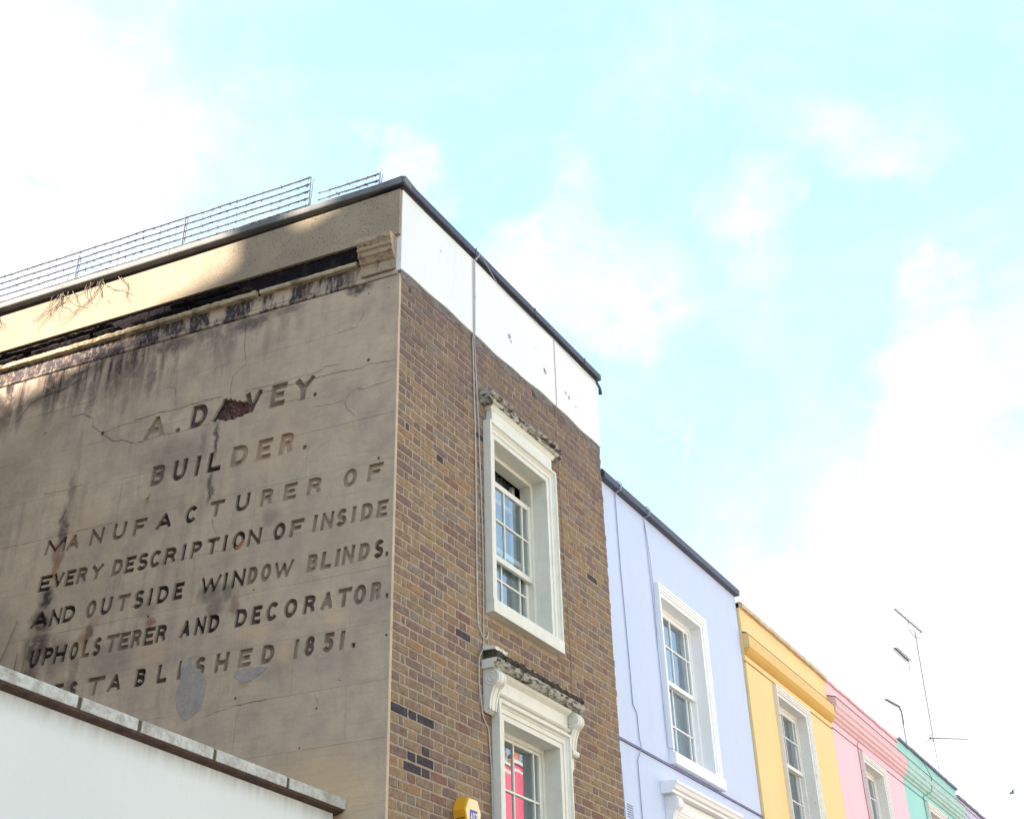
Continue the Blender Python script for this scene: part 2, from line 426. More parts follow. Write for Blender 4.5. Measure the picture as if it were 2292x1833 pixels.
def brick_mat(name, c, c2):
    m, t, b = newmat(name)
    pos = geo_pos(t)
    g = t.n['Geometry'] if 'Geometry' in t.n else t.n.new('ShaderNodeNewGeometry')
    isl = t.n.new('ShaderNodeNewGeometry').outputs['Random Per Island']
    rv = t.n.new('ShaderNodeObjectInfo').outputs['Random']
    rr = t.math('FRACT', t.math('ADD', t.math('MULTIPLY', isl, 3.7), t.math('MULTIPLY', rv, 5.3)))
    col = t.mix(rr, c, c2)
    n1 = t.noise(pos, 26, 6, 0.7)
    col = t.mix(t.rng(n1, 0.42, 0.66, 0, 0.75), col, tuple(x * 0.45 for x in c))
    n3 = t.noise(pos, 11, 4, 0.6)
    col = t.mix(t.rng(n3, 0.5, 0.75, 0, 0.5), col, tuple(min(1, x * 1.5) for x in c2))
    n2 = t.noise(pos, 130, 3, 0.7)
    col = t.mix(t.rng(n2, 0.35, 0.75, 0, 0.5), col, tuple(x * 0.6 for x in c))
    # soot washed down from the parapet
    z = t.sep(pos)[2]
    so = t.math('MULTIPLY', t.rng(z, 7.1, 8.2, 0.0, 0.62), t.rng(t.noise(pos, 2.2, 4), 0.3, 0.6))
    col = t.mix(so, col, (0.13, 0.095, 0.10))
    t.inp(b, 'Base Color', col)
    b.inputs['Roughness'].default_value = 0.92
    b.inputs['Specular IOR Level'].default_value = 0.2
    bump(t, b, t.math('ADD', n1, n2), 0.5, 0.008)
    return m
BRICKS = [brick_mat('brick_' + n, a, b_) for n, a, b_ in (
    ('ochre', (0.335, 0.235, 0.140), (0.30, 0.205, 0.120)),
    ('brown', (0.265, 0.180, 0.122), (0.29, 0.20, 0.135)),
    ('plum', (0.220, 0.150, 0.128), (0.25, 0.165, 0.128)),
    ('orange', (0.35, 0.215, 0.122), (0.31, 0.185, 0.11)),
    ('grey', (0.245, 0.190, 0.150), (0.27, 0.215, 0.165)),
    ('blue', (0.060, 0.052, 0.066), (0.10, 0.078, 0.085)),
    ('red', (0.25, 0.140, 0.105), (0.23, 0.13, 0.10)))]
MORTAR = brick_mat('mortar', (0.43, 0.345, 0.26), (0.36, 0.29, 0.22))

# ------------------------------------------------------------------ mesh helpers
class MB:
    def __init__(s):
        s.v, s.f, s.mi, s.sm = [], [], [], []

    def add(s, verts, faces, mi=0, smooth=False):
        o = len(s.v)
        s.v += [tuple(v) for v in verts]
        for f in faces:
            s.f.append(tuple(i + o for i in f))
            s.mi.append(mi)
            s.sm.append(smooth)

    def box(s, x0, x1, y0, y1, z0, z1, mi=0):
        v = [(x, y, z) for z in (z0, z1) for y in (y0, y1) for x in (x0, x1)]
        s.add(v, [(0, 2, 3, 1), (4, 5, 7, 6), (0, 1, 5, 4), (2, 6, 7, 3), (0, 4, 6, 2), (1, 3, 7, 5)], mi)

    def tube(s, pts, r, n=6, mi=0, cap=True):
        pts = [Vector(p) for p in pts]
        rs = r if isinstance(r, (list, tuple)) else [r] * len(pts)
        rings = []
        up = None
        for i, p in enumerate(pts):
            t = (pts[min(i + 1, len(pts) - 1)] - pts[max(i - 1, 0)]).normalized()
            if up is None:
                up = Vector((0, 0, 1)) if abs(t.z) < 0.9 else Vector((1, 0, 0))
            a = t.cross(up).normalized()
            b = t.cross(a).normalized()
            up = a.cross(t) if a.length else up
            rings.append([p + (a * math.cos(2 * math.pi * k / n) + b * math.sin(2 * math.pi * k / n)) * rs[i] for k in range(n)])
        v = [q for rg in rings for q in rg]
        f = []
        for i in range(len(pts) - 1):
            for k in range(n):
                f.append((i * n + k, i * n + (k + 1) % n, (i + 1) * n + (k + 1) % n, (i + 1) * n + k))
        if cap:
            f.append(tuple(range(n - 1, -1, -1)))
            f.append(tuple((len(pts) - 1) * n + k for k in range(n)))
        s.add(v, f, mi, True)

    def extrude_yz(s, prof, x0, x1, mi=0, smooth=False):
        """closed profile in (y,z), extruded along x"""
        n = len(prof)
        v = [(x0, y, z) for y, z in prof] + [(x1, y, z) for y, z in prof]
        f = [(i, (i + 1) % n, n + (i + 1) % n, n + i) for i in range(n)]
        s.add(v, f, mi, smooth)
        s.add(v, [tuple(range(n - 1, -1, -1)), tuple(range(n, 2 * n))], mi)

    def lathe(s, c, prof, n=12, mi=0):
        v, f = [], []
        for r, z in prof:
            for k in range(n):
                a = 2 * math.pi * k / n
                v.append((c[0] + r * math.cos(a), c[1] + r * math.sin(a), c[2] + z))
        for i in range(len(prof) - 1):
            for k in range(n):
                f.append((i * n + k, i * n + (k + 1) % n, (i + 1) * n + (k + 1) % n, (i + 1) * n + k))
        s.add(v, f, mi, True)
        s.add(v, [tuple((len(prof) - 1) * n + k for k in range(n))], mi)

    def mesh(s, name, mats):
        me = bpy.data.meshes.new(name)
        me.from_pydata(s.v, [], s.f)
        for m in (mats if isinstance(mats, (list, tuple)) else [mats]):
            me.materials.append(m)
        me.polygons.foreach_set('material_index', s.mi)
        me.polygons.foreach_set('use_smooth', s.sm)
        bm = bmesh.new()
        bm.from_mesh(me)
        bmesh.ops.recalc_face_normals(bm, faces=bm.faces)
        bm.to_mesh(me)
        bm.free()
        me.update()
        return me

    def build(s, name, mats, parent=None, **kw):
        return link(s.mesh(name, mats), name, parent, **kw)

def link(me, name, parent=None, label=None, category=None, group=None, kind=None):
    o = bpy.data.objects.new(name, me)
    COL.objects.link(o)
    if parent:
        o.parent = parent
    for k, v in (('label', label), ('category', category), ('group', group), ('kind', kind)):
        if v:
            o[k] = v
    return o

def empty(name, label, category, loc=(0, 0, 0), rz=0.0, group=None):
    o = link(None, name, None, label, category, group)
    o.location = loc
    o.rotation_euler = (0, 0, rz)
    return o

def wall_cells(mb, x0, x1, z0, z1, holes, y, mi=0, depth=0.12):
    holes = [(h[0] - .008, h[1] + .008, h[2] - .006, h[3] + .008) for h in holes]
    xs = sorted({x0, x1, *[h[0] for h in holes], *[h[1] for h in holes]})
    zs = sorted({z0, z1, *[h[2] for h in holes], *[h[3] for h in holes]})
    for a, b in zip(xs, xs[1:]):
        for c, d in zip(zs, zs[1:]):
            cx, cz = (a + b) / 2, (c + d) / 2
            if any(h[0] < cx < h[1] and h[2] < cz < h[3] for h in holes):
                continue
            mb.add([(a, y, c), (b, y, c), (b, y, d), (a, y, d)], [(0, 1, 2, 3)], mi)
            mb.add([(a, y + depth, c), (b, y + depth, c), (b, y + depth, d), (a, y + depth, d)], [(3, 2, 1, 0)], mi)
    for h in holes:
        a, b, c, d = h
        Y = y + depth
        mb.add([(a, y, c), (a, Y, c), (a, Y, d), (a, y, d)], [(0, 1, 2, 3)], mi)
        mb.add([(b, y, c), (b, Y, c), (b, Y, d), (b, y, d)], [(3, 2, 1, 0)], mi)
        mb.add([(a, y, d), (a, Y, d), (b, Y, d), (b, y, d)], [(0, 1, 2, 3)], mi)
        mb.add([(a, y, c), (a, Y, c), (b, Y, c), (b, y, c)], [(3, 2, 1, 0)], mi)

def moulding(mb, prof, x0, x1, z0, z1, mi=0):
    """profile [(distance out from the opening, y)] run up the left jamb, over the head and down the right"""
    st = []
    for d, y in prof:
        st.append([(x0 - d, y, z0), (x0 - d, y, z1 + d), (x1 + d, y, z1 + d), (x1 + d, y, z0)])
    for a, b in zip(st, st[1:]):
        v = a + b
        mb.add(v, [(i, i + 1, i + 5, i + 4) for i in range(3)], mi)

# ------------------------------------------------------------------ sash windows
def sash(win, x0, x1, z0, z1, y, xb, zb, rail=0.05, stile=0.045, bar=0.016, mat=None, glass=True):
    mat = mat or WHITE
    mb = MB()
    t = 0.035
    mb.box(x0, x0 + stile, y, y + t, z0, z1)
    mb.box(x1 - stile, x1, y, y + t, z0, z1)
    mb.box(x0 + stile, x1 - stile, y + .002, y + t - .002, z0, z0 + rail)
    mb.box(x0 + stile, x1 - stile, y + .002, y + t - .002, z1 - rail, z1)
    mb.build('sash_frame', mat, win)
    xs = [x0 + stile] + list(xb) + [x1 - stile]
    zs = [z0 + rail] + list(zb) + [z1 - rail]
    for x in xb:
        q = MB()
        q.box(x - bar / 2, x + bar / 2, y + .006, y + t - .006, z0 + rail, z1 - rail)
        q.build('glazing_bar', mat, win)
    for z in zb:
        q = MB()
        q.box(x0 + stile, x1 - stile, y + .004, y + t - .004, z - bar / 2, z + bar / 2)
        q.build('glazing_bar', mat, win)
    if glass:
        for a, b in zip(xs, xs[1:]):
            for c, d in zip(zs, zs[1:]):
                q = MB()
                yy = y + t / 2
                tl = random.uniform(-.0012, .0012)
                t2 = random.uniform(-.0012, .0012)
                q.add([(a, yy + tl, c), (b, yy - tl + t2, c), (b, yy - tl, d), (a, yy + tl + t2, d)], [(0, 1, 2, 3)])
                q.build('pane', GLASS, win)

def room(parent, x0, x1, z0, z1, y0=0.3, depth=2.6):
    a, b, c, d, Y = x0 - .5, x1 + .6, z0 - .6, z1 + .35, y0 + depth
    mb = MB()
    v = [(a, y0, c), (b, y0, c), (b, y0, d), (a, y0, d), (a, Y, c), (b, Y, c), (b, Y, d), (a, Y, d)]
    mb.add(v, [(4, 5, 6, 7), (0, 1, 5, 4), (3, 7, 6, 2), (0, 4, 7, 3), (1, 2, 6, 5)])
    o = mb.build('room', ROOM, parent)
    q = MB()
    pts = []
    n = 26
    for i in range(n + 1):
        pts.append((x1 - .42 + .55 * i / n, y0 + .04 + .025 * math.sin(i * 1.7), 0))
    v = [(p[0], p[1], z0 - .2) for p in pts] + [(p[0], p[1], z1 + .1) for p in pts]
    q.add(v, [(i, i + 1, n + 2 + i, n + 1 + i) for i in range(n)], 0, True)
    q.build('curtain', CURTAIN, parent)
    return o

ARCHI = [(0.135, 0.0), (0.135, -0.075), (0.112, -0.078), (0.104, -0.058), (0.094, -0.05), (0.088, -0.052), (0.084, -0.045), (0.048, -0.045), (0.044, -0.034), (0.0, -0.034), (0.0, 0.125)]
FARARCH = [(0.12, 0.0), (0.12, -0.05), (0.10, -0.05), (0.095, -0.04), (0.07, -0.04), (0.065, -0.03), (0.045, -0.03), (0.04, -0.015), (0.0, -0.015), (0.0, 0.125)]

def frame_box(win, x0, x1, z0, z1, mat, y0=.122, y1=.24, w=.035):
    mb = MB()
    mb.box(x0 - .03, x0 + w, y0, y1, z0, z1 + .03)
    mb.box(x1 - w, x1 + .03, y0, y1, z0, z1 + .03)
    mb.box(x0 + w, x1 - w, y0, y1, z1 - w, z1 + .03)
    mb.box(x0 + w, x1 - w, y0, y1, z0 - .03, z0 + w * .8)
    o = mb.build('window', mat, win)
    return o

def arc(cx, cz, r, a0, a1, n):
    return [(cx + r * math.cos(R(a0 + (a1 - a0) * i / n)), cz + r * math.sin(R(a0 + (a1 - a0) * i / n))) for i in range(n + 1)]

def console(win, x0, x1, z_top, mat, broken=False, s=1.0, proj=0.15):
    """scrolled bracket: big volute at the top, S curve down to a small roll"""
    mb = MB()
    r = .076 * s
    cy, cz = -(proj - r), z_top - r - .004
    prof = [(0.0, z_top), (cy, z_top)] + arc(cy, cz, r, 90, 215, 9)[1:]
    prof = [(p[0], p[1]) for p in prof]
    prof += [(-.098 * s, cz - .075 * s), (-.075 * s, cz - .13 * s), (-.062 * s, cz - .19 * s), (-.055 * s, cz - .25 * s)]
    zb = cz - .27 * s
    if broken:
        prof += [(-.035, zb + .03), (-.05, zb + .01), (-.02, zb - .005), (0.0, zb + .02)]
    else:
        prof += arc(-.058 * s, zb - .005, .03 * s, 120, 330, 7)
        prof += [(-.03 * s, zb - .04), (-.028 * s, zb - .12 * s), (-.0, zb - .17 * s)]
    mb.extrude_yz(prof, x0, x1)
    # front ribs and the spirals cut on both cheeks
    for xx in (x0 - .001, x1 + .001):
        pts = []
        for i in range(46):
            a = R(90 + i * 20)
            rr = r * .92 * (1 - i / 50)
            pts.append((xx, cy + rr * math.cos(a), cz + rr * math.sin(a)))
        mb.tube(pts, .0045 * s, 5)
        edge = [(xx, p[0] * .86 - .004, p[1]) for p in prof[9:15]]
        mb.tube(edge, .004 * s, 5)
    for k in (.25, .75):
        xx = x0 + (x1 - x0) * k
        mb.tube([(xx, p[0] - .001, p[1]) for p in prof[2:15]], .005 * s, 5)
    mb.build('console', mat, win)

def rough_strip(mb, x0, x1, prof, seg, amp, mi=0, rnd=None, flat=False, keep_ends=True):
    """profile in (y,z) run along x with a crumbled, uneven surface"""
    rnd = rnd or random
    n = len(prof)
    v = []
    for i in range(seg + 1):
        x = x0 + (x1 - x0) * i / seg
        big = rnd.uniform(-1, 1)
        for j, (y, z) in enumerate(prof):
            a = amp if y < -0.005 else 0
            v.append((x + rnd.uniform(-.3, .3) * (x1 - x0) / seg * (0 < i < seg), y + a * (rnd.uniform(-.5, 1) + .5 * big), z + a * rnd.uniform(-.8, .6)))
    f = []
    for i in range(seg):
        for j in range(n):
            k = (j + 1) % n
            f.append((i * n + j, i * n + k, (i + 1) * n + k, (i + 1) * n + j))
    f += [tuple(range(n)), tuple(seg * n + j for j in range(n))]
    mb.add(v, f, mi)

# ------------------------------------------------------------------ ground and street
g = MB(); g.box(-300, 300, -300, 300, -.5, -.004); g.build('ground', EARTH, None, kind='structure')
g = MB(); g.box(-120, 150, -9.2, -2.2, -.3, 0.0); g.build('road', ASPHALT, None, kind='structure')
g = MB(); g.box(-120, 150, -2.2, .25, -.3, .12); g.build('pavement', PAVING, None, kind='structure')
g = MB(); g.box(-120, 150, -11.5, -9.2, -.3, .12); g.build('pavement', PAVING, None, kind='structure')
g = MB()
for x in range(-60, 100, 1):
    pass
g.box(-100, 140, -2.42, -2.35, 0.004, .008); g.box(-100, 140, -9.05, -8.98, 0.004, .008)
g.build('road_marking', LINE, None, kind='structure')

# ------------------------------------------------------------------ corner house: brick front
HX = 3.76
house = empty('corner_house', 'brown brick corner house with white parapet band and engraved builder lettering on its side wall', 'house')
OPEN1 = (1.475, 2.44, 5.715, 7.30)
OPEN2 = (1.54, 2.48, 3.05, 4.745)
front = MB()
wall_cells(front, 0.03, HX, 3.1, 8.32, [OPEN1, OPEN2], 0.0028, 0, 0.14)
front.box(0.03, HX, 0.0028, .15, 8.32, 9.12)
fw = front.build('front_wall', MORTAR, house)
mb = MB(); mb.box(0.02, HX, -.03, .14, .0, 3.1); mb.build('ground_floor_front', CREAM, house)
# rest of the shell: back and far side walls, flat roof behind the parapet
mb = MB()
mb.box(HX - .24, HX - .003, .152, 9.0, 0.1, 9.15)
mb.box(-1.0, HX - .24, 8.8, 9.0, 0.1, 9.15)
mb.build('rear_wall', STOCK, house)
mb = MB(); mb.box(.1, HX - .245, .152, 8.79, 8.55, 8.70); mb.build('roof', SLATE, house)

rnd = random.Random(3)
CZ = 4.2852 - .075 * 14
H = .0628
def brick_shape(w, h, seed):
    r = random.Random(seed)
    mb = MB()
    j = lambda a: r.uniform(-a, a)
    b = .003
    b = .005
    F = [(b + j(.006), 0 + j(.0016), b + j(.0045)), (w / 2 + j(.01), -.0008 + j(.001), b * .7 + j(.0016)), (w - b + j(.0022), 0 + j(.0016), b + j(.0018)), (w - b + j(.0022), 0 + j(.0016), h - b + j(.0018)),
         (w / 2 + j(.01), -.0008 + j(.001), h - b * .7 + j(.0016)), (b + j(.0022), 0 + j(.0016), h - b + j(.0018))]
    G = [(0, .0045, 0), (w / 2, .0045, 0), (w, .0045, 0), (w, .0045, h), (w / 2, .0045, h), (0, .0045, h)]
    K = [(x, .05, z) for x, _, z in G]
    mb.add(F + G + K, [(0, 1, 4, 5), (1, 2, 3, 4)] + [(i, (i + 1) % 6, 6 + (i + 1) % 6, 6 + i) for i in range(6)] + [(6 + i, 6 + (i + 1) % 6, 12 + (i + 1) % 6, 12 + i) for i in range(6)])
    return mb

def brick_colour(x, z, w):
    # a band of blue-black headers and stretchers low on the left
    for zz, xa, xb in ((4.50, .10, .42), (4.43, .12, .50), (4.35, .10, .46), (4.20, .12, .55), (4.13, .1, .5), (4.06, .15, .55)):
        if abs(z - zz) < .036 and xa < x + w / 2 < xb and w > .06 and rnd.random() < .7:
            return 5
    up = max(0, min(1, (z - 6.9) / 1.2))
    wts = [.26 - .12 * up, .32, .22 + .2 * up, .08 - .05 * up, .10 + .03 * up, .006 + .02 * up, .03]
    if x < .35:
        wts[2] += .12
    return rnd.choices(range(7), wts)[0]

allbricks = []
blocks_no = [(OPEN1[0] - .128, OPEN1[1] + .128, 5.605, OPEN1[3] + .13), (1.40, 2.62, 7.40, 7.60), (OPEN2[0] - .128, OPEN2[1] + .128, 2.9, OPEN2[3] + .13), (1.36, 2.70, 4.85, 5.1)]
k = 0
z = CZ
while z < 8.24:
    pat = ['h', 's'] if k % 2 else ['s', 'h']
    x = 0.028
    i = 0
    first = True
    while x < HX + .02:
        kind = pat[i % 2]
        w = .214 if kind == 's' else .1010
        if k % 2 and i == 1 and first:
            w = .05          # queen closer
            first = False
            i -= 1
        w += rnd.uniform(-.004, .004)
        x1 = min(x + w, HX + rnd.choice((.0, .012, .004)))
        segs = [(x, x1)]
        for (a, b, c, d) in blocks_no:
            if z + H > c and z < d:
                ns = []
                for (p, q) in segs:
                    if q <= a or p >= b:
                        ns.append((p, q))
                    else:
                        if p < a - .02:
                            ns.append((p, a))
                        if q > b + .02:
                            ns.append((b, q))
                segs = ns
        for p, q in segs:
            if q - p > .018:
                allbricks.append((p, z + rnd.uniform(-.0015, .0015) + .003 * math.sin(x * 2 + k), q - p, brick_colour(p, z, q - p)))
        x += w + .0125 + rnd.uniform(-.001, .0015)
        i += 1
    z += .075
    k += 1

def area(b):
    p = [to_px((b[0] + dx, 0, b[1] + dz)) for dx, dz in ((0, 0), (b[2], 0), (b[2], H), (0, H))]
    cx, cy = sum(q[0] for q in p) / 4, sum(q[1] for q in p) / 4
    if not (0 < cx < 2292 and 0 < cy < 1833):
        return 0
    return abs(sum(p[i][0] * p[(i + 1) % 4][1] - p[(i + 1) % 4][0] * p[i][1] for i in range(4))) / 2
allbricks.sort(key=area, reverse=True)
shapes = {}
def shape(w, m, v):
    key = (round(w, 2) if w > .16 else round(w, 2), m, v)
    if key not in shapes:
        shapes[key] = (brick_shape(key[0], H, hash((key[0], v)) & 0xffff).mesh('brick', BRICKS[m]), key[0])
    return shapes[key]
for (x, z, w, c) in allbricks[:300]:
    me, w0 = shape(w, c, rnd.randrange(3))
    o = link(me, 'brick', fw)
    o.location = (x, rnd.uniform(-.0015, .0012), z)
    o.scale = (w / w0, 1, 1)
mb = MB()
for (x, z, w, c) in allbricks[300:]:
    s_ = brick_shape(w, H, rnd.randrange(10 ** 6))
    dy = rnd.uniform(-.0015, .0012)
    mb.add([(x + a, b + dy, z + c_) for a, b, c_ in s_.v], s_.f, c)
mb.build('brick', BRICKS, fw, kind='stuff')

# grey mortar flaunching under the white band: thin, ragged, stands a few millimetres proud
mb = MB()
n = 90
top, bot = [], []
for i in range(n + 1):
    x = .012 + (HX - .012) * i / n
    zt = 8.262 + .055 * (x / HX) + .012 * math.sin(x * 3.1)
    h_ = .045 + .035 * math.sin(x * 5.3 + 1) ** 2 + rnd.uniform(-.015, .02)
    top.append((x, -.006, zt + .02)); bot.append((x, -.003, zt - h_))
mb.add(top + bot, [(i, i + 1, n + 2 + i, n + 1 + i) for i in range(n)])
mb.add([(p[0], .01, p[2] - .004) for p in bot] + bot, [(i, i + 1, n + 2 + i, n + 1 + i) for i in range(n)])
mb.build('mortar_fillet', SMEAR, fw)
# white rendered band on the parapet
mb = MB()
n = 60
F_, B_ = [], []
for i in range(n + 1):
    x = -.012 + (HX + .004) * i / n
    zb = 8.258 + .055 * (x / HX) + .012 * math.sin(x * 3.1) + .006 * math.sin(x * 11)
    F_.append((x, zb))
for i in range(n):
    (xa, za), (xb, zb) = F_[i], F_[i + 1]
    y = -.022 + .003 * math.sin(xa * 4)
    y2 = -.022 + .003 * math.sin(xb * 4)
    mb.add([(xa, y, za), (xb, y2, zb), (xb, y2, 9.132), (xa, y, 9.132)], [(0, 1, 2, 3)], 0, True)
    mb.add([(xa, y, za), (xa, .02, za), (xb, .02, zb), (xb, y2, zb)], [(0, 1, 2, 3)])
mb.add([(-.012, -.022, F_[0][1]), (-.012, .05, F_[0][1]), (-.012, .05, 9.132), (-.012, -.022, 9.132)], [(0, 1, 2, 3)])
mb.add([(F_[-1][0], -.022, F_[-1][1]), (F_[-1][0], .15, F_[-1][1]), (F_[-1][0], .15, 9.132), (F_[-1][0], -.022, 9.132)], [(3, 2, 1, 0)])
band = mb.build('parapet_band', WHITE_BAND, house)
# chips and scuffs in the paint of the band
def blob(cx, cz_, r, y, n=12, rr=None, sx=1.0, sz=1.0):
    rr = rr or rnd
    return [(cx + r * sx * math.cos(a) * rr.uniform(.55, 1.15), y, cz_ + r * sz * math.sin(a) * rr.uniform(.55, 1.15)) for a in [2 * math.pi * q / n for q in range(n)]]
for (px, pz, r) in ((1.83, 8.63, .03), (1.86, 8.58, .015), (2.52, 8.62, .022), (2.54, 8.60, .03), (2.98, 8.58, .02), (3.05, 8.56, .03), (3.2, 8.52, .015), (2.35, 8.78, .01), (3.3, 8.75, .012), (.6, 8.85, .012), (1.2, 8.7, .01)):
    mb = MB()
    mb.add(blob(px, pz, r, -.0275), [tuple(range(12))])
    mb.build('paint_chip', SCUFF, band)

# lead coping on the street side and round the corner
mb = MB()
mb.extrude_yz([(-.062, 9.155), (-.066, 9.165), (-.064, 9.224), (-.052, 9.233), (.15, 9.25), (.3, 9.233), (.3, 9.155)], -.075, HX + .03)
for x in (1.15, 2.3, 3.4):
    mb.box(x - .012, x + .012, -.069, .30, 9.152, 9.238)
mb.build('coping', LEAD, house, label='dark lead coping along the street parapet')
mb = MB(); mb.box(-.03, HX, -.03, .1, 9.13, 9.1545); mb.build('coping_shade_strip', DARK_SHADE_TRIM, house)  # dark strip painting the shadow line under the lead coping

# ------------------------------------------------------------------ windows of the brick house
win = frame_box(house, *OPEN1, WHITE)
win['label'] = 'upper sash window under a crumbling cornice'
mb = MB()
moulding(mb, ARCHI, OPEN1[0], OPEN1[1], 5.70, OPEN1[3])
mb.box(1.345, 2.57, -.08, .12, 5.60, 5.715)
mb.build('architrave', WHITE, win)
mb = MB()
mb.box(1.40, 2.515, -.058, .0, 7.437, 7.60)
mb.build('frieze', WHITE, win)
mb = MB()
mb.extrude_yz([(.0, 7.565), (-.062, 7.565), (-.075, 7.585), (-.09, 7.60), (-.0, 7.61)], 1.375, 2.545)
mb.build('bed_mould', WHITE, win)
mb = MB()
rs = random.Random(5)
rough_strip(mb, 1.285, 2.655, [(0, 7.603), (-.095, 7.603), (-.108, 7.612), (-.112, 7.632), (0, 7.636)], 60, .003, rnd=rs)
rough_strip(mb, 1.29, 2.64, [(0, 7.63), (-.085, 7.632), (-.10, 7.65), (-.09, 7.672), (0, 7.68)], 150, .011, rnd=rs)
x = 1.285
while x < 2.655:
    L_ = rs.uniform(.07, .26)
    o_ = rs.uniform(.10, .145)
    rough_strip(mb, x, min(x + L_, 2.665), [(0, 7.67), (-o_ + .015, 7.67), (-o_, 7.685), (-o_ + .01, 7.705), (-.05, 7.735), (0, 7.745)], max(4, int(L_ / .013)), .006, rnd=rs)
    x += L_ + rs.uniform(-.01, .012)
mb.build('cornice', FLAKE, win)
sash(win, 1.51, 2.405, 6.27, 7.05, .135, (1.62, 1.93, 2.26), (6.67,))
sash(win, 1.51, 2.405, 5.735, 6.44, .178, (1.62, 1.93, 2.26), (6.13,))
mb = MB()
mb.box(1.50, 2.42, .30, .33, 7.0, 7.045); mb.box(1.50, 2.42, .30, .33, 6.50, 6.55)
mb.box(2.36, 2.41, .298, .332, 5.7, 7.3); mb.box(1.93, 1.96, .298, .332, 5.7, 7.0)
mb.build('secondary_frame', WHITE, win)
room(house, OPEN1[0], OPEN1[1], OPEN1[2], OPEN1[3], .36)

win = frame_box(house, *OPEN2, WHITE)
win['label'] = 'lower sash window with scrolled consoles and a mossy broken cornice'
mb = MB()
moulding(mb, ARCHI, OPEN2[0], OPEN2[1], 3.05, OPEN2[3])
mb.build('architrave', WHITE, win)
mb = MB()
mb.box(1.405, 2.615, -.05, 0, 4.882, 5.085)
mb.extrude_yz([(-.05, 4.905), (-.07, 4.91), (-.082, 4.925), (-.07, 4.935), (-.05, 4.945)], 1.405, 2.615)
mb.build('frieze', WHITE, win)
mb = MB()
mb.extrude_yz([(0, 5.05), (-.052, 5.05), (-.085, 5.075), (-.10, 5.095), (0, 5.10)], 1.40, 2.62)
mb.build('bed_mould', WHITE, win)
console(win, 1.285, 1.398, 5.095, WHITE, broken=True)
console(win, 2.628, 2.74, 5.095, WHITE)
mb = MB()
mb.extrude_yz([(0, 5.095), (-.11, 5.095), (-.11, 5.13), (-.135, 5.135), (-.14, 5.165), (0, 5.17)], 1.262, 1.40)
mb.build('cornice_return', WHITE, win)
mb = MB()
rs = random.Random(8)
rough_strip(mb, 1.27, 2.76, [(0, 5.098), (-.12, 5.10), (-.15, 5.125), (-.16, 5.155), (-.14, 5.175), (0, 5.18)], 130, .008, rnd=rs)
mb.build('cornice', FLAKE, win)
mb = MB()
rough_strip(mb, 1.29, 2.765, [(0, 5.178), (-.135, 5.178), (-.145, 5.20), (-.125, 5.235), (-.05, 5.262), (0, 5.265)], 80, .013, rnd=rs)
mb.build('mossy_ledge', MOSS, win)
for (x0, x1) in ((1.28, 1.38), (1.39, 1.47)):
    mb = MB()
    rough_strip(mb, x0, x1, [(0, 5.255), (-.12, 5.245), (-.125, 5.27), (-.03, 5.29), (0, 5.29)], 8, .006, rnd=rs)
    mb.build('ledge_fragment', WHITE, win)
sash(win, 1.575, 2.445, 3.85, 4.735, .135, (1.68, 1.985, 2.325), (4.285,))
sash(win, 1.575, 2.445, 3.06, 3.9, .178, (1.68, 1.985, 2.325), (3.46,))
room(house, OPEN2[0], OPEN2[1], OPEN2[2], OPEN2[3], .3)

# ------------------------------------------------------------------ corner house: side wall with cut lettering
# local frame: x = distance back from the corner (u), -y = out of the wall, z up
side = MB()
side.box(0.0, 9.0, .037, .25, 0, 9.17)
sw = side.build('side_wall', BACKING, house)
sw.matrix_local = Matrix(((WDIR[0], -WNRM[0], 0, 0), (WDIR[1], -WNRM[1], 0, 0), (0, 0, 1, 0), (0, 0, 0, 1)))
# (this frame is left-handed in u; meshes are written with recalculated normals)

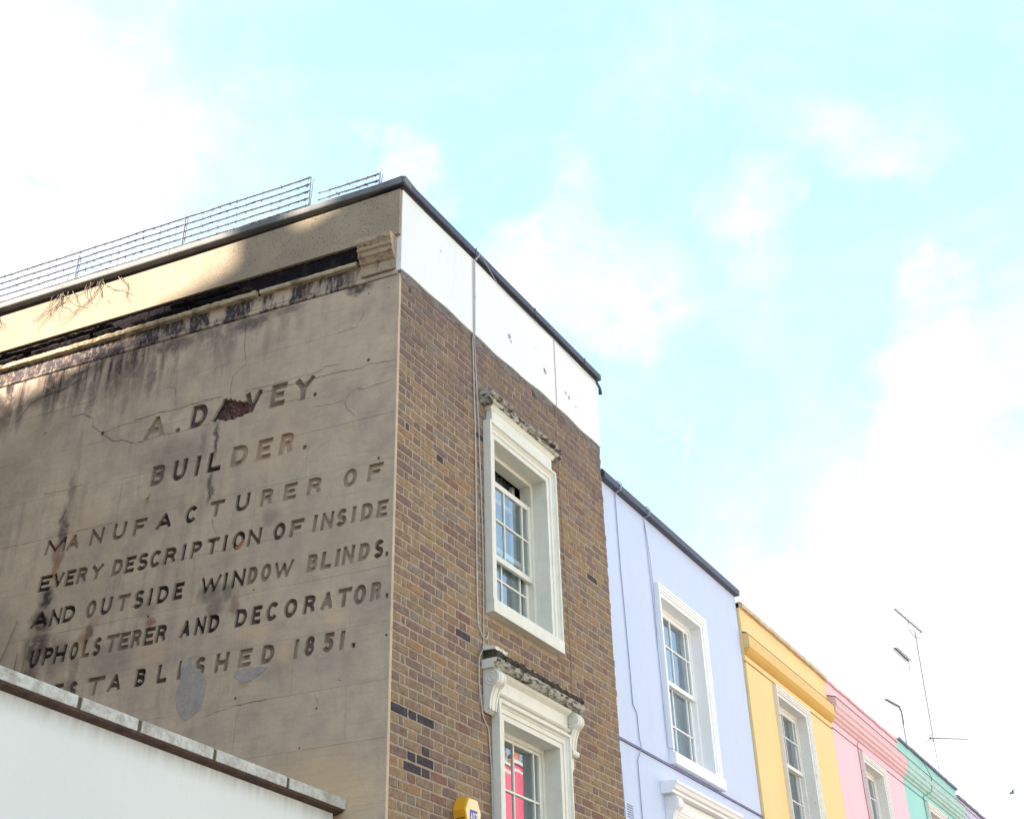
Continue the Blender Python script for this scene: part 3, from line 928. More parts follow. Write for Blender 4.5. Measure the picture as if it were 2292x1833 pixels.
ROWS = [
 (7.188, 7.414, [('A', 2.482, 2.252, 0), ('.', 2.15, 2.101, 1), ('D', 2.006, 1.825, 2), ('A', 1.775, 1.56, 3), ('V', 1.470, 1.284, 2), ('E', 1.206, 1.043, 1), ('Y', 0.978, 0.771, 1), ('.', 0.778, 0.746, 1)]),
 (6.704, 6.898, [('B', 2.349, 2.198, 1), ('U', 2.126, 1.976, 2), ('I', 1.899, 1.842, 2), ('L', 1.775, 1.624, 3), ('D', 1.541, 1.369, 0), ('E', 1.291, 1.14, 0), ('R', 1.072, 0.931, 0), ('.', 0.845, 0.81, 1)]),
 (6.269, 6.42, [('M', 3.372, 3.145, 2), ('A', 3.143, 3.003, 1), ('N', 2.9, 2.756, 1), ('U', 2.669, 2.525, 1), ('F', 2.456, 2.32, 1), ('A', 2.226, 2.059, 3), ('C', 1.94, 1.817, 3), ('T', 1.706, 1.553, 1), ('U', 1.451, 1.312, 2), ('R', 1.214, 1.088, 0), ('E', 1.0, 0.872, 0), ('R', 0.78, 0.644, 0), ('O', 0.453, 0.328, 0), ('F', 0.236, 0.099, 0)]),
 (5.938, 6.083, [('E', 3.377, 3.236, 3), ('V', 3.23, 3.109, 3), ('E', 3.099, 2.989, 2), ('R', 2.978, 2.864, 1), ('Y', 2.834, 2.702, 1), ('D', 2.617, 2.505, 1), ('E', 2.491, 2.38, 2), ('S', 2.365, 2.25, 2), ('C', 2.241, 2.127, 2), ('R', 2.1, 1.973, 2), ('I', 1.932, 1.883, 3), ('P', 1.843, 1.729, 2), ('T', 1.691, 1.569, 2), ('I', 1.533, 1.492, 3), ('O', 1.447, 1.322, 3), ('N', 1.303, 1.171, 2), ('O', 1.069, 0.951, 2), ('F', 0.915, 0.787, 1), ('I', 0.704, 0.669, 0), ('N', 0.632, 0.519, 0), ('S', 0.496, 0.402, 1), ('I', 0.361, 0.326, 0), ('D', 0.282, 0.175, 0), ('E', 0.146, 0.046, 0)]),
 (5.603, 5.75, [('A', 3.381, 3.199, 3), ('N', 3.186, 3.067, 3), ('D', 3.063, 2.926, 3), ('O', 2.821, 2.714, 1), ('U', 2.68, 2.561, 2), ('T', 2.513, 2.384, 0), ('S', 2.35, 2.241, 2), ('I', 2.209, 2.163, 3), ('D', 2.124, 2.004, 3), ('E', 1.967, 1.863, 3), ('W', 1.712, 1.513, 3), ('I', 1.494, 1.457, 2), ('N', 1.416, 1.291, 3), ('D', 1.271, 1.176, 1), ('O', 1.153, 1.052, 1), ('W', 1.036, 0.852, 1), ('B', 0.736, 0.639, 0), ('L', 0.613, 0.514, 0), ('I', 0.483, 0.451, 0), ('N', 0.427, 0.32, 0), ('D', 0.287, 0.188, 0), ('S', 0.158, 0.072, 2), ('.', 0.057, 0.034, 1)]),
 (5.264, 5.411, [('U', 3.336, 3.224, 3), ('P', 3.197, 3.086, 3), ('H', 3.085, 2.955, 3), ('O', 2.928, 2.831, 2), ('L', 2.798, 2.709, 1), ('S', 2.695, 2.606, 2), ('T', 2.574, 2.438, 0), ('E', 2.442, 2.33, 1), ('R', 2.322, 2.217, 1), ('E', 2.204, 2.091, 2), ('R', 2.087, 1.977, 2), ('A', 1.856, 1.751, 3), ('N', 1.72, 1.616, 3), ('D', 1.598, 1.488, 3), ('D', 1.353, 1.238, 2), ('E', 1.206, 1.109, 2), ('C', 1.075, 0.964, 2), ('O', 0.916, 0.794, 2), ('R', 0.747, 0.635, 2), ('A', 0.596, 0.482, 1), ('T', 0.458, 0.33, 1), ('O', 0.317, 0.207, 1), ('R', 0.175, 0.08, 0), ('.', 0.045, 0.025, 1)]),
 (4.929, 5.077, [('E', 3.032, 2.924, 2), ('S', 2.871, 2.783, 1), ('T', 2.7, 2.519, 1), ('A', 2.491, 2.35, 2), ('B', 2.233, 2.126, 3), ('L', 2.027, 1.919, 2), ('I', 1.83, 1.79, 1), ('S', 1.678, 1.576, 1), ('H', 1.495, 1.368, 1), ('E', 1.287, 1.164, 0), ('D', 1.084, 0.966, 1), ('1', 0.803, 0.762, 0), ('8', 0.714, 0.623, 2), ('5', 0.555, 0.461, 1), ('1', 0.419, 0.371, 0), ('.', 0.315, 0.283, 2)])]


def earc(cx, cy, rx, ry, a0, a1, n=8):
    return [(cx + rx * math.cos(R(a0 + (a1 - a0) * i / n)), cy + ry * math.sin(R(a0 + (a1 - a0) * i / n))) for i in range(n + 1)]
# centre lines of the capitals in a unit box
STROKES = {
 'A': [[(0, 0), (.5, 1)], [(.5, 1), (1, 0)], [(.2, .32), (.8, .32)]],
 'B': [[(0, 0), (0, 1)], [(0, 1), (.6, 1)] + earc(.6, .77, .34, .23, 90, -90, 6) + [(0, .54)], [(0, .54), (.62, .54)] + earc(.62, .27, .38, .27, 90, -90, 6) + [(0, 0)]],
 'C': [earc(.55, .5, .55, .5, 42, 318, 14)],
 'D': [[(0, 0), (0, 1)], [(0, 1), (.45, 1)] + earc(.45, .5, .55, .5, 90, -90, 10) + [(0, 0)]],
 'E': [[(0, 0), (0, 1)], [(0, 1), (1, 1)], [(0, .52), (.8, .52)], [(0, 0), (1, 0)]],
 'F': [[(0, 0), (0, 1)], [(0, 1), (1, 1)], [(0, .5), (.75, .5)]],
 'H': [[(0, 0), (0, 1)], [(1, 0), (1, 1)], [(0, .5), (1, .5)]],
 'I': [[(.5, 0), (.5, 1)]],
 'L': [[(0, 1), (0, 0)], [(0, 0), (1, 0)]],
 'M': [[(0, 0), (.04, 1)], [(.04, 1), (.5, .15)], [(.5, .15), (.96, 1)], [(.96, 1), (1, 0)]],
 'N': [[(0, 0), (0, 1)], [(0, 1), (1, 0)], [(1, 0), (1, 1)]],
 'O': [earc(.5, .5, .5, .5, 0, 360, 18)],
 'P': [[(0, 0), (0, 1)], [(0, 1), (.55, 1)] + earc(.55, .73, .42, .27, 90, -90, 6) + [(0, .46)]],
 'R': [[(0, 0), (0, 1)], [(0, 1), (.55, 1)] + earc(.55, .75, .40, .25, 90, -90, 6) + [(0, .5)], [(.5, .5), (.78, .42), (.86, .2), (1, 0)]],
 'S': [earc(.5, .755, .46, .245, 25, 250, 9) + [(.5, .51)] + earc(.5, .255, .5, .255, 80, -155, 9)],
 'T': [[(.5, 0), (.5, 1)], [(0, 1), (1, 1)]],
 'U': [[(0, 1), (0, .38)] + earc(.5, .38, .5, .38, 180, 360, 9) + [(1, 1)]],
 'V': [[(0, 1), (.5, 0)], [(.5, 0), (1, 1)]],
 'W': [[(0, 1), (.26, 0)], [(.26, 0), (.5, .85)], [(.5, .85), (.74, 0)], [(.74, 0), (1, 1)]],
 'Y': [[(0, 1), (.5, .48)], [(1, 1), (.5, .48)], [(.5, .5), (.5, 0)]],
 '1': [[(.8, 0), (.8, 1)], [(.8, 1), (-.2, .86)]],
 '5': [[(.95, 1), (.1, 1)], [(.1, 1), (.05, .58)], [(.05, .58)] + earc(.45, .32, .52, .32, 110, -150, 10)],
 '8': [earc(.5, .765, .42, .235, 0, 360, 12), earc(.5, .27, .5, .27, 0, 360, 12)]}

def stroke_polys(ch, w, h, t, rr=None):
    """overlapping convex pieces whose union is the letter, in a w by h box (x to the right)"""
    if ch == '.':
        return [[(0, 0), (w, 0), (w, h), (0, h)]]
    ix, iy = min(t / 2, w * .49), t / 2
    mp = lambda p: (ix + p[0] * (w - 2 * ix), iy + p[1] * (h - 2 * iy))
    out = []
    for st in STROKES[ch]:
        pts = [mp(p) for p in st]
        pts = [p for i, p in enumerate(pts) if i == 0 or math.hypot(p[0] - pts[i - 1][0], p[1] - pts[i - 1][1]) > 1e-4]
        m_ = len(pts)
        closed = m_ > 3 and math.hypot(pts[0][0] - pts[-1][0], pts[0][1] - pts[-1][1]) < 1e-4
        for i in range(m_ - 1):
            (x0, y0), (x1, y1) = pts[i], pts[i + 1]
            l = math.hypot(x1 - x0, y1 - y0)
            dx, dy = (x1 - x0) / l, (y1 - y0) / l
            axis = abs(dx) < .02 or abs(dy) < .02
            ends = (t / 2 if axis else t * .28)
            e0 = ends if (i == 0 and not closed) else t * .14
            e1 = ends if (i == m_ - 2 and not closed) else t * .14
            if m_ > 6 and not closed and ch in 'CS5' :
                e0 = min(e0, t * .16); e1 = min(e1, t * .16)
            tt = t / 2 * (1 if axis or m_ > 2 else .92)
            a = (x0 - dx * e0, y0 - dy * e0); b = (x1 + dx * e1, y1 + dy * e1)
            q = [(a[0] - dy * tt, a[1] + dx * tt), (a[0] + dy * tt, a[1] - dx * tt), (b[0] + dy * tt, b[1] - dx * tt), (b[0] - dy * tt, b[1] + dx * tt)]
            # keep the ends inside the letter's own height
            q = [(x, min(max(y, 0 if ch != 'Z' else y), h)) for x, y in q]
            out.append(q)
    return out

def inside1(pt, lp):
    c = False
    n = len(lp)
    j = n - 1
    for i in range(n):
        xi, yi = lp[i]; xj, yj = lp[j]
        if (yi > pt[1]) != (yj > pt[1]) and pt[0] < (xj - xi) * (pt[1] - yi) / (yj - yi) + xi:
            c = not c
        j = i
    return c

def inside(pt, L):
    return any(inside1(pt, lp) for lp in L)

def fill_union(L):
    verts, edges = [], []
    for lp in L:
        o0 = len(verts)
        verts += lp
        edges += [(o0 + i, o0 + (i + 1) % len(lp)) for i in range(len(lp))]
    ov, oe, of, *_ = delaunay_2d_cdt([Vector(v) for v in verts], edges, [], 0, 1e-5)
    fs = []
    for f in of:
        c_ = (sum(ov[i][0] for i in f) / len(f), sum(ov[i][1] for i in f) / len(f))
        if inside(c_, L):
            fs.append(tuple(f))
    return [(v[0], v[1]) for v in ov], fs

SLANT = 0.10
polys = []         # loops cut in the wall, in (u,z)
letters = []
lr = random.Random(11)
for ri, (zb, zt, row) in enumerate(ROWS):
    for (ch, ul, ur, gr) in row:
        h = zt - zb
        z0_, z1_ = zb + lr.uniform(-.003, .003), zt + lr.uniform(-.003, .003)
        if ch in 'OCSU8':
            z0_ -= .004; z1_ += .003
        if ch == '.':
            z1_ = z0_ + .038
        sl = SLANT * h
        # measured width includes the slant
        w = max(abs(ul - ur) - (sl * .35 if ch not in '.' else 0), .022)
        mid = (ul + ur) / 2
        def tf(p):
            yy = z0_ + p[1] * (z1_ - z0_)
            uu = mid + w / 2 - p[0] * w - (p[1] - .5) * sl * (ch != '.')
            return (round(uu, 5), round(yy, 5))
        hh = z1_ - z0_
        th = (.25 if ch not in 'WMN' else .21) * (zt - zb)
        if ch in 'I':
            w = max(w, th)
        L = [[tf((x / w, y / hh)) for x, y in lp] for lp in stroke_polys(ch, w, hh, th)]
        polys.append(L)
        vs, fs = fill_union(L)
        letters.append((vs, fs, gr))
# broken-out hole where a letter has fallen away, showing the brick core
BROKEN = [(1.715, 7.205), (1.725, 7.24), (1.69, 7.255), (1.68, 7.30), (1.66, 7.335), (1.64, 7.34), (1.635, 7.385), (1.60, 7.40), (1.585, 7.37), (1.555, 7.375), (1.54, 7.345), (1.50, 7.35), (1.48, 7.325), (1.44, 7.33), (1.425, 7.30), (1.385, 7.305), (1.37, 7.27), (1.345, 7.265), (1.36, 7.23), (1.39, 7.22), (1.40, 7.19), (1.44, 7.195), (1.47, 7.175), (1.51, 7.185), (1.55, 7.165), (1.59, 7.18), (1.63, 7.17), (1.66, 7.19)]
polys.append([BROKEN])
HOLES = [(0.27, 7.41, .018), (.29, 8.1, .009), (.10, 8.1, .007), (2.95, 7.385, .022), (2.35, 6.602, .009), (2.18, 5.505, .012), (.03, 4.98, .01), (1.28, 4.7, .01), (.58, 4.52, .008), (.7, 4.25, .009), (.05, 5.9, .006), (.40, 4.7, .006), (1.2, 5.55, .007), (3.62, 7.55, .012), (.14, 6.46, .013)]
for (u, z, r) in HOLES:
    polys.append([[(u + r * math.cos(a) * lr.uniform(.7, 1.3), z + r * math.sin(a) * lr.uniform(.7, 1.3)) for a in [2 * math.pi * q / 7 for q in range(7)]]])

# block layout
ZJ = [3.35, 3.79, 4.235, 4.65, 5.09, 5.525, 5.955, 6.44, 6.855, 7.30, 7.77, 8.215]
J = .0008
blocks = []
for i, (a, b) in enumerate(zip(ZJ, ZJ[1:])):
    off = .80 if i % 2 else .34
    us = [0.0] + [off + .92 * n for n in range(6)]
    us = [q for q in us if q < 5.4] + [5.45]
    for p, q in zip(us, us[1:]):
        blocks.append((p + (J if p else 0), q - J, a + J, b - J))

bbs = []
for L in polys:
    xs = [p[0] for lp in L for p in lp]; zs = [p[1] for lp in L for p in lp]
    bbs.append((min(xs), max(xs), min(zs), max(zs)))
T = .036
for (a, b, c, d) in blocks:
    near = [L for L, bb in zip(polys, bbs) if bb[0] < b and bb[1] > a and bb[2] < d and bb[3] > c]
    verts = [(a, c), (b, c), (b, d), (a, d)]
    edges = [(0, 1), (1, 2), (2, 3), (3, 0)]
    for L in near:
        for lp in L:
            o0 = len(verts)
            verts += lp
            edges += [(o0 + i, o0 + (i + 1) % len(lp)) for i in range(len(lp))]
    ov, oe, of, *_ = delaunay_2d_cdt([Vector(v) for v in verts], edges, [], 0, 1e-5)
    tris = []
    for f in of:
        cx = sum(ov[i][0] for i in f) / len(f); cz_ = sum(ov[i][1] for i in f) / len(f)
        if not (a < cx < b and c < cz_ < d):
            continue
        if any(inside((cx, cz_), L) for L in near):
            continue
        tris.append(tuple(f))
    if not tris:
        continue
    used = sorted({i for f in tris for i in f})
    idx = {i: n for n, i in enumerate(used)}
    dy = lr.uniform(-.0012, .0012)
    mb = MB()
    nv = len(used)
    V = [(ov[i][0], dy, ov[i][1]) for i in used] + [(ov[i][0], T, ov[i][1]) for i in used]
    F = [tuple(idx[i] for i in f) for f in tris]
    es = {}
    for f in F:
        for p, q in zip(f, f[1:] + f[:1]):
            es[(p, q)] = 1
    sides_ = [(q, p, p + nv, q + nv) for (p, q) in es if (q, p) not in es]
    mb.add(V, F + sides_)
    mb.build('stone_block', STONE, sw)
for vs, fs, gr in letters:
    # floor of the cut letter, a slim raised slab at the bottom of the recess
    n = len(vs)
    dpt = .027
    mb = MB()
    es = {}
    for f in fs:
        for p, q in zip(f, f[1:] + f[:1]):
            es[(p, q)] = 1
    mb.add([(p[0], dpt, p[1]) for p in vs] + [(p[0], T + .0008, p[1]) for p in vs], [tuple(f) for f in fs] + [(q, p, p + n, q + n) for (p, q) in es if (q, p) not in es])
    mb.build('letter', STONE_IN[gr], sw)
# brick core in the broken hole: lumpy bricks
rc = random.Random(4)
x0b, x1b, z0b, z1b = 1.33, 1.79, 7.15, 7.45
mb = MB()
nu, nz = 36, 22
V = []
for j in range(nz + 1):
    for i in range(nu + 1):
        V.append((x0b + (x1b - x0b) * i / nu, .026 + .006 * math.sin(i * 1.3) * math.sin(j * 1.9) + rc.uniform(-.006, .006), z0b + (z1b - z0b) * j / nz))
Fq = []
for j in range(nz):
    for i in range(nu):
        u = x0b + (x1b - x0b) * (i + .5) / nu; z = z0b + (z1b - z0b) * (j + .5) / nz
        if inside((u, z), [BROKEN]):
            Fq.append((j * (nu + 1) + i, j * (nu + 1) + i + 1, (j + 1) * (nu + 1) + i + 1, (j + 1) * (nu + 1) + i))
mb.add(V, Fq)
mb.build('exposed_brick_core', RUBBLE, sw)
# red brick showing in one O
mb = MB(); mb.add([(u, .012, z) for u, z in ((1.405, 5.965), (1.34, 5.955), (1.325, 5.99), (1.335, 6.02), (1.38, 6.0))], [(0, 1, 2, 3, 4)])
mb.add([(u, .012, z) for u, z in ((1.42, 5.955), (1.40, 5.945), (1.34, 5.95), (1.41, 5.97))], [(0, 1, 2, 3)])
mb.build('exposed_red_brick', TERRACOTTA, sw)
# plain lower part of the wall, and the part farther back
mb = MB(); mb.box(0.0, 5.45, 0, .03, 0, 3.349); mb.box(5.452, 9.0, 0, .03, 0, 8.2); mb.build('plain_render', STONE, sw)
mb = MB(); mb.box(-.004, .012, -.006, .03, 3.3, 8.22); mb.build('corner_bead', STONE, sw)

# cement patches
def patch(pts, name, mat, y=-.0035):
    mb = MB()
    n = len(pts)
    mb.add([(u, y, z) for u, z in pts] + [(u, .002, z) for u, z in pts], [tuple(range(n))] + [(i, (i + 1) % n, n + (i + 1) % n, n + i) for i in range(n)])
    mb.build(name, mat, sw)
def ragged(pts, k=4, amp=.006, rr=lr):
    out = []
    n = len(pts)
    for i in range(n):
        a, b = pts[i], pts[(i + 1) % n]
        for j in range(k):
            t = j / k
            out.append((a[0] + (b[0] - a[0]) * t + rr.uniform(-amp, amp), a[1] + (b[1] - a[1]) * t + rr.uniform(-amp, amp)))
    return out
patch(ragged([(1.8, 5.075), (1.72, 5.09), (1.70, 5.02), (1.56, 4.915), (1.55, 4.84), (1.58, 4.66), (1.71, 4.58), (1.78, 4.67), (1.83, 4.79), (1.79, 4.94)]), 'cement_patch', GREYPATCH)
patch(ragged([(1.31, 4.915), (1.16, 4.922), (1.02, 4.90), (1.05, 4.87), (1.14, 4.82), (1.22, 4.81), (1.31, 4.86)]), 'cement_patch', GREYPATCH)

# cracks
CR = [[(3.34, 7.65), (3.21, 7.65), (3.08, 7.57), (3.08, 7.49), (2.95, 7.38), (2.82, 7.27), (2.69, 7.25), (2.61, 7.2), (2.47, 7.18)],
      [(2.62, 7.43), (2.36, 7.44), (2.13, 7.43), (2.01, 7.44), (1.84, 7.44), (1.69, 7.44)], [(1.48, 7.435), (1.22, 7.42), (1.0, 7.43), (0.77, 7.42), (0.66, 7.46), (.53, 7.45)],
      [(1.33, 7.33), (1.27, 7.37), (1.2, 7.36), (1.05, 7.38), (0.9, 7.35), (0.77, 7.37), (0.54, 7.37), (.35, 7.35), (.26, 7.37), (0.01, 7.34)],
      [(0.77, 7.09), (0.63, 7.07), (0.47, 7.08), (0.4, 7.16), (0.27, 7.14), (0.15, 7.15), (0.01, 7.17)], [(1.53, 8.21), (1.51, 7.88), (1.48, 7.72), (1.61, 7.61), (1.61, 7.44)],
      [(0.47, 7.08), (0.46, 7.01), (0.36, 6.89)], [(1.71, 7.17), (1.71, 7.06), (1.71, 6.91)], [(1.71, 6.7), (1.74, 6.59), (1.72, 6.52), (1.70, 6.44)], [(1.66, 6.28), (1.65, 6.2), (1.6, 6.1)],
      [(0.33, 7.92), (0.36, 7.84), (0.4, 7.78), (0.58, 7.77)], [(2.49, 7.19), (2.25, 7.2), (2.1, 7.185), (1.95, 7.19), (1.78, 7.18)], [(2.31, 7.92), (2.33, 7.7), (2.2, 7.66), (2.17, 7.45)], [(2.95, 7.38), (2.7, 7.42), (2.5, 7.40)],
      [(1.2, 7.2), (1.0, 7.21), (.8, 7.19)], [(3.5, 6.9), (3.3, 6.88), (3.0, 6.9)], [(1.55, 4.6), (1.3, 4.64), (1.0, 4.65)], [(.6, 4.63), (.57, 4.55)]]
for ci, cr in enumerate(CR):
    pts = []
    for a, b in zip(cr, cr[1:]):
        n = max(2, int(math.hypot(a[0] - b[0], a[1] - b[1]) / .02))
        for i in range(n):
            t = i / n
            pts.append((a[0] + (b[0] - a[0]) * t + lr.uniform(-.006, .006), a[1] + (b[1] - a[1]) * t + lr.uniform(-.006, .006)))
    pts.append(cr[-1])
    V, F = [], []
    wd = .0022 if ci in (1, 3, 0, 8) else .0014
    for i, p in enumerate(pts):
        w_ = wd * lr.uniform(.5, 1.3) * (1 if 0 < i < len(pts) - 1 else .2)
        q0, q1 = pts[max(i - 1, 0)], pts[min(i + 1, len(pts) - 1)]
        dx, dz = q1[0] - q0[0], q1[1] - q0[1]
        l = math.hypot(dx, dz) or 1
        V += [(p[0] - dz / l * w_, -.0019, p[1] + dx / l * w_), (p[0] + dz / l * w_, -.0019, p[1] - dx / l * w_)]
    F = [(2 * i, 2 * i + 1, 2 * i + 3, 2 * i + 2) for i in range(len(pts) - 1)]
    mb = MB(); mb.add(V, F); mb.build('crack', CRACK, sw)

# mouldings of the side wall, bottom to top (x = u, -y = outwards)
cr_ = random.Random(21)
mb = MB(); mb.extrude_yz([(.03, 8.222), (-.006, 8.222), (-.012, 8.232), (-.010, 8.262), (.03, 8.27)], .02, 9.0); mb.build('string_course', FRIEZE, sw)
mb = MB(); mb.box(.02, 9.0, -.004, .03, 8.272, 8.41); mb.build('frieze', FRIEZE, sw)
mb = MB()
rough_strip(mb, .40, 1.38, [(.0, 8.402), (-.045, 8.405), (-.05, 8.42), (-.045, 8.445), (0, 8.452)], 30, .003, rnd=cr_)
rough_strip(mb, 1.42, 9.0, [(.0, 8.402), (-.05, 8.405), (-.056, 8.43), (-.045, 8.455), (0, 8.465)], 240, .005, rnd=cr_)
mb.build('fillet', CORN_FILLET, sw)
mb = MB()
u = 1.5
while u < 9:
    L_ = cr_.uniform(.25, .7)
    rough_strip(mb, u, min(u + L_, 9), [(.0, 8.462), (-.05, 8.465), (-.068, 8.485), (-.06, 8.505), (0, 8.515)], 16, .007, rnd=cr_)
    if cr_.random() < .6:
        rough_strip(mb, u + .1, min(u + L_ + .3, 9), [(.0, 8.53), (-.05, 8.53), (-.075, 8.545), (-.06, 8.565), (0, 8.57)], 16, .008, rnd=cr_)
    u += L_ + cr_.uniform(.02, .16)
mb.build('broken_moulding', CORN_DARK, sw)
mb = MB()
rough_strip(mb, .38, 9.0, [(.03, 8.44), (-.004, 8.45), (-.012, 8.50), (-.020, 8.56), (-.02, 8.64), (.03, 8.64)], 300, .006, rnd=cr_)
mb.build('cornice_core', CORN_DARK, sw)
# the one length of cornice that survives at the corner
mb = MB()
P = [(0, 8.275), (-.03, 8.275), (-.032, 8.375), (-.055, 8.385), (-.06, 8.40), (-.075, 8.425), (-.095, 8.432), (-.098, 8.475), (-.118, 8.485), (-.12, 8.50), (-.112, 8.52), (-.128, 8.54), (-.14, 8.555), (-.14, 8.60), (0, 8.615)]
rough_strip(mb, .03, .36, P, 14, .0035, rnd=cr_)
mb.build('cornice_block', CORN_BLOCK, sw)
# parapet, rendered with pebbly grit
mb = MB()
V = [(x, y_, z_) for x, zt_ in ((-.008, 9.122), (2.0, 9.085), (9.0, 9.05)) for y_, z_ in ((-.045, 8.625), (.03, 8.625), (.03, zt_), (-.045, zt_))]
mb.add(V, [(i * 4 + j, i * 4 + (j + 1) % 4, i * 4 + 4 + (j + 1) % 4, i * 4 + 4 + j) for i in range(2) for j in range(4)] + [(0, 1, 2, 3), (8, 9, 10, 11)])
mb.build('parapet', PARAPET, sw)
mb = MB(); mb.box(-.006, 9.0, -.012, .03, 9.03, 9.1545); mb.build('coping_shade_strip', DARK_SHADE_TRIM, sw)  # dark fill that stands for the thick shadow below the side coping
mb = MB()
u = -.072
while u < 9:
    u2 = min(u + 1.25, 9)
    mb.extrude_yz([(-.078, 9.156), (-.082, 9.165), (-.08, 9.222), (-.066, 9.233), (.25, 9.248), (.25, 9.156)], u, u2 - .003)
    u = u2
mb.build('coping', LEAD_SIDE, sw, label='weathered grey coping along the top of the side wall')

# ------------------------------------------------------------------ things on the corner house
def side_pt(u, out, z):
    return Vector((WDIR[0] * u + WNRM[0] * out, WDIR[1] * u + WNRM[1] * out, z))

POSTM = simple('weathered_blue_post', (0.20, 0.23, 0.30), None, 0.5, bs=0)
def barbed(name, label, u0, u1, out, zs, posts):
    root = empty(name, label, 'fence', side_pt(u0, out, 9.3), group='barbed wire fences on the side parapet')
    inv = Matrix.Translation(-side_pt(u0, out, 9.3))
    loc = lambda u, z, o=out: inv @ side_pt(u, o, z)
    for (pu, zt) in posts:
        mb = MB()
        a, b = loc(pu, 9.22), loc(pu, zt)
        mb.tube([a, b], .011, 4)
        mb.tube([a + Vector((.02, .01, 0)), loc(pu - .03, zt - .04)], .007, 4)
        mb.build('post', POSTM, root)
    fr = random.Random(len(zs))
    for z in zs:
        mb = MB()
        n = int((u1 - u0) / .12)
        pts = [loc(u0 + (u1 - u0) * i / n, z + fr.uniform(-.004, .004)) for i in range(n + 1)]
        mb.tube(pts, .009, 5)
        st = mb.build('strand', METAL_PALE, root)  # thick pale tube paints the bright halo around the dark wire
        mb = MB()
        mb.tube([q + loc(u0, z, out + .011) - loc(u0, z) - Vector((0, 0, .003)) for q in pts], .0042, 4)
        mb.build('wire', METAL, st)
        bb = MB()
        for i in range(int((u1 - u0) / .098)):
            p = loc(u0 + .04 + i * .098 + fr.uniform(-.012, .012), z)
            for q in range(3):
                d = Vector((fr.uniform(-1, 1), fr.uniform(-1, 1), fr.uniform(-1, 1))).normalized() * .02
                bb.tube([p - d, p + d], .0032, 3)
            bb.tube([p - Vector(WDIR) * .02, p + Vector(WDIR) * .02], .0075, 4)
        bb.build('barb', BARB, st, kind='stuff')
    return root
barbed('wire_fence', 'long five strand barbed wire fence above the grey coping of the side wall', 1.02, 7.0, -.1, (9.41, 9.495, 9.58, 9.665, 9.75), ((1.03, 9.76), (2.44, 9.77), (3.72, 9.70), (5.0, 9.72)))
barbed('wire_fence', 'short lower barbed wire fence nearest the roof corner', .285, .93, -.1, (9.36, 9.44, 9.52), ((.285, 9.545),))

def creeper(label, spots, seedn, count, length):
    rr = random.Random(seedn)
    root = empty('dry_creeper', label, 'creeper', side_pt(*spots[0]), group='dry creepers on the side wall')
    base = side_pt(*spots[0])
    mb = MB()
    for k in range(count):
        s_ = spots[rr.randrange(len(spots))]
        u, o, z = s_[0] + rr.uniform(-.12, .12), s_[1], s_[2] + rr.uniform(-.02, .02)
        du = rr.uniform(-.6, .25)
        pts, rs_ = [], []
        n = rr.randint(8, 16)
        for i in range(n):
            pts.append(side_pt(u, o + rr.uniform(.0, .012), z) - base)
            rs_.append(.0032 * (1 - i / n) + .0012)
            du += rr.uniform(-.35, .35)
            du = max(-1.2, min(1.2, du))
            u += (du + .35) * length * 1.1 / n
            z -= length * rr.uniform(.1, 1.1) / n
        mb.tube(pts, rs_, 4)
    mb.build('stem', TWIG, root)
creeper('tangle of dry creeper stems hanging below the coping on the cream parapet', [(3.72, .05, 9.12), (3.6, .05, 9.12), (3.45, .05, 9.12), (3.3, .05, 9.12), (3.2, .05, 9.12), (3.1, .05, 9.1)], 2, 20, .55)
creeper('small tuft of dry creeper at the left edge of the cream parapet', [(4.45, .05, 9.1), (4.6, .05, 9.1)], 5, 14, .35)
cb = MB()
base = side_pt(2.76, .06, 8.38)
for path in ([(2.76, .06, 8.38), (2.9, .05, 8.30), (3.01, .02, 8.25), (3.1, .02, 8.16), (3.3, .01, 8.13), (3.42, .008, 8.12)], [(3.01, .02, 8.25), (3.12, .02, 8.2), (3.3, .015, 8.17)], [(2.9, .05, 8.3), (3.0, .03, 8.2), (3.14, .01, 8.1)],
             [(3.45, .012, 8.0), (3.63, .012, 8.0), (3.78, .01, 7.96), (3.87, .01, 7.92), (3.93, .01, 7.84), (3.96, .008, 7.78)], [(3.3, .01, 8.06), (3.5, .01, 7.99), (3.66, .01, 7.985)]):
    cb.tube([side_pt(*p) - base for p in path], .004, 5)
cr0 = empty('dry_creeper', 'bare creeper branches trailing from the cornice down the stained side wall', 'creeper', base, group='dry creepers on the side wall')
cb.build('stem', TWIG, cr0)
cb = MB()
base = side_pt(3.62, .01, 5.2)
for path in ([(3.66, .015, 5.2), (3.62, .012, 5.38), (3.57, .01, 5.54), (3.52, .01, 5.71)], [(3.46, .01, 5.2), (3.46, .01, 5.3), (3.455, .01, 5.41)], [(3.385, .012, 5.15), (3.375, .01, 5.26), (3.365, .01, 5.46)]):
    cb.tube([side_pt(*p) - base for p in path], [.005, .005, .004, .003][:len(path)], 5)
cr0 = empty('dry_creeper', 'three straight dry stems rising above the white wall at the left', 'creeper', base, group='dry creepers on the side wall')
cb.build('stem', TWIG, cr0)

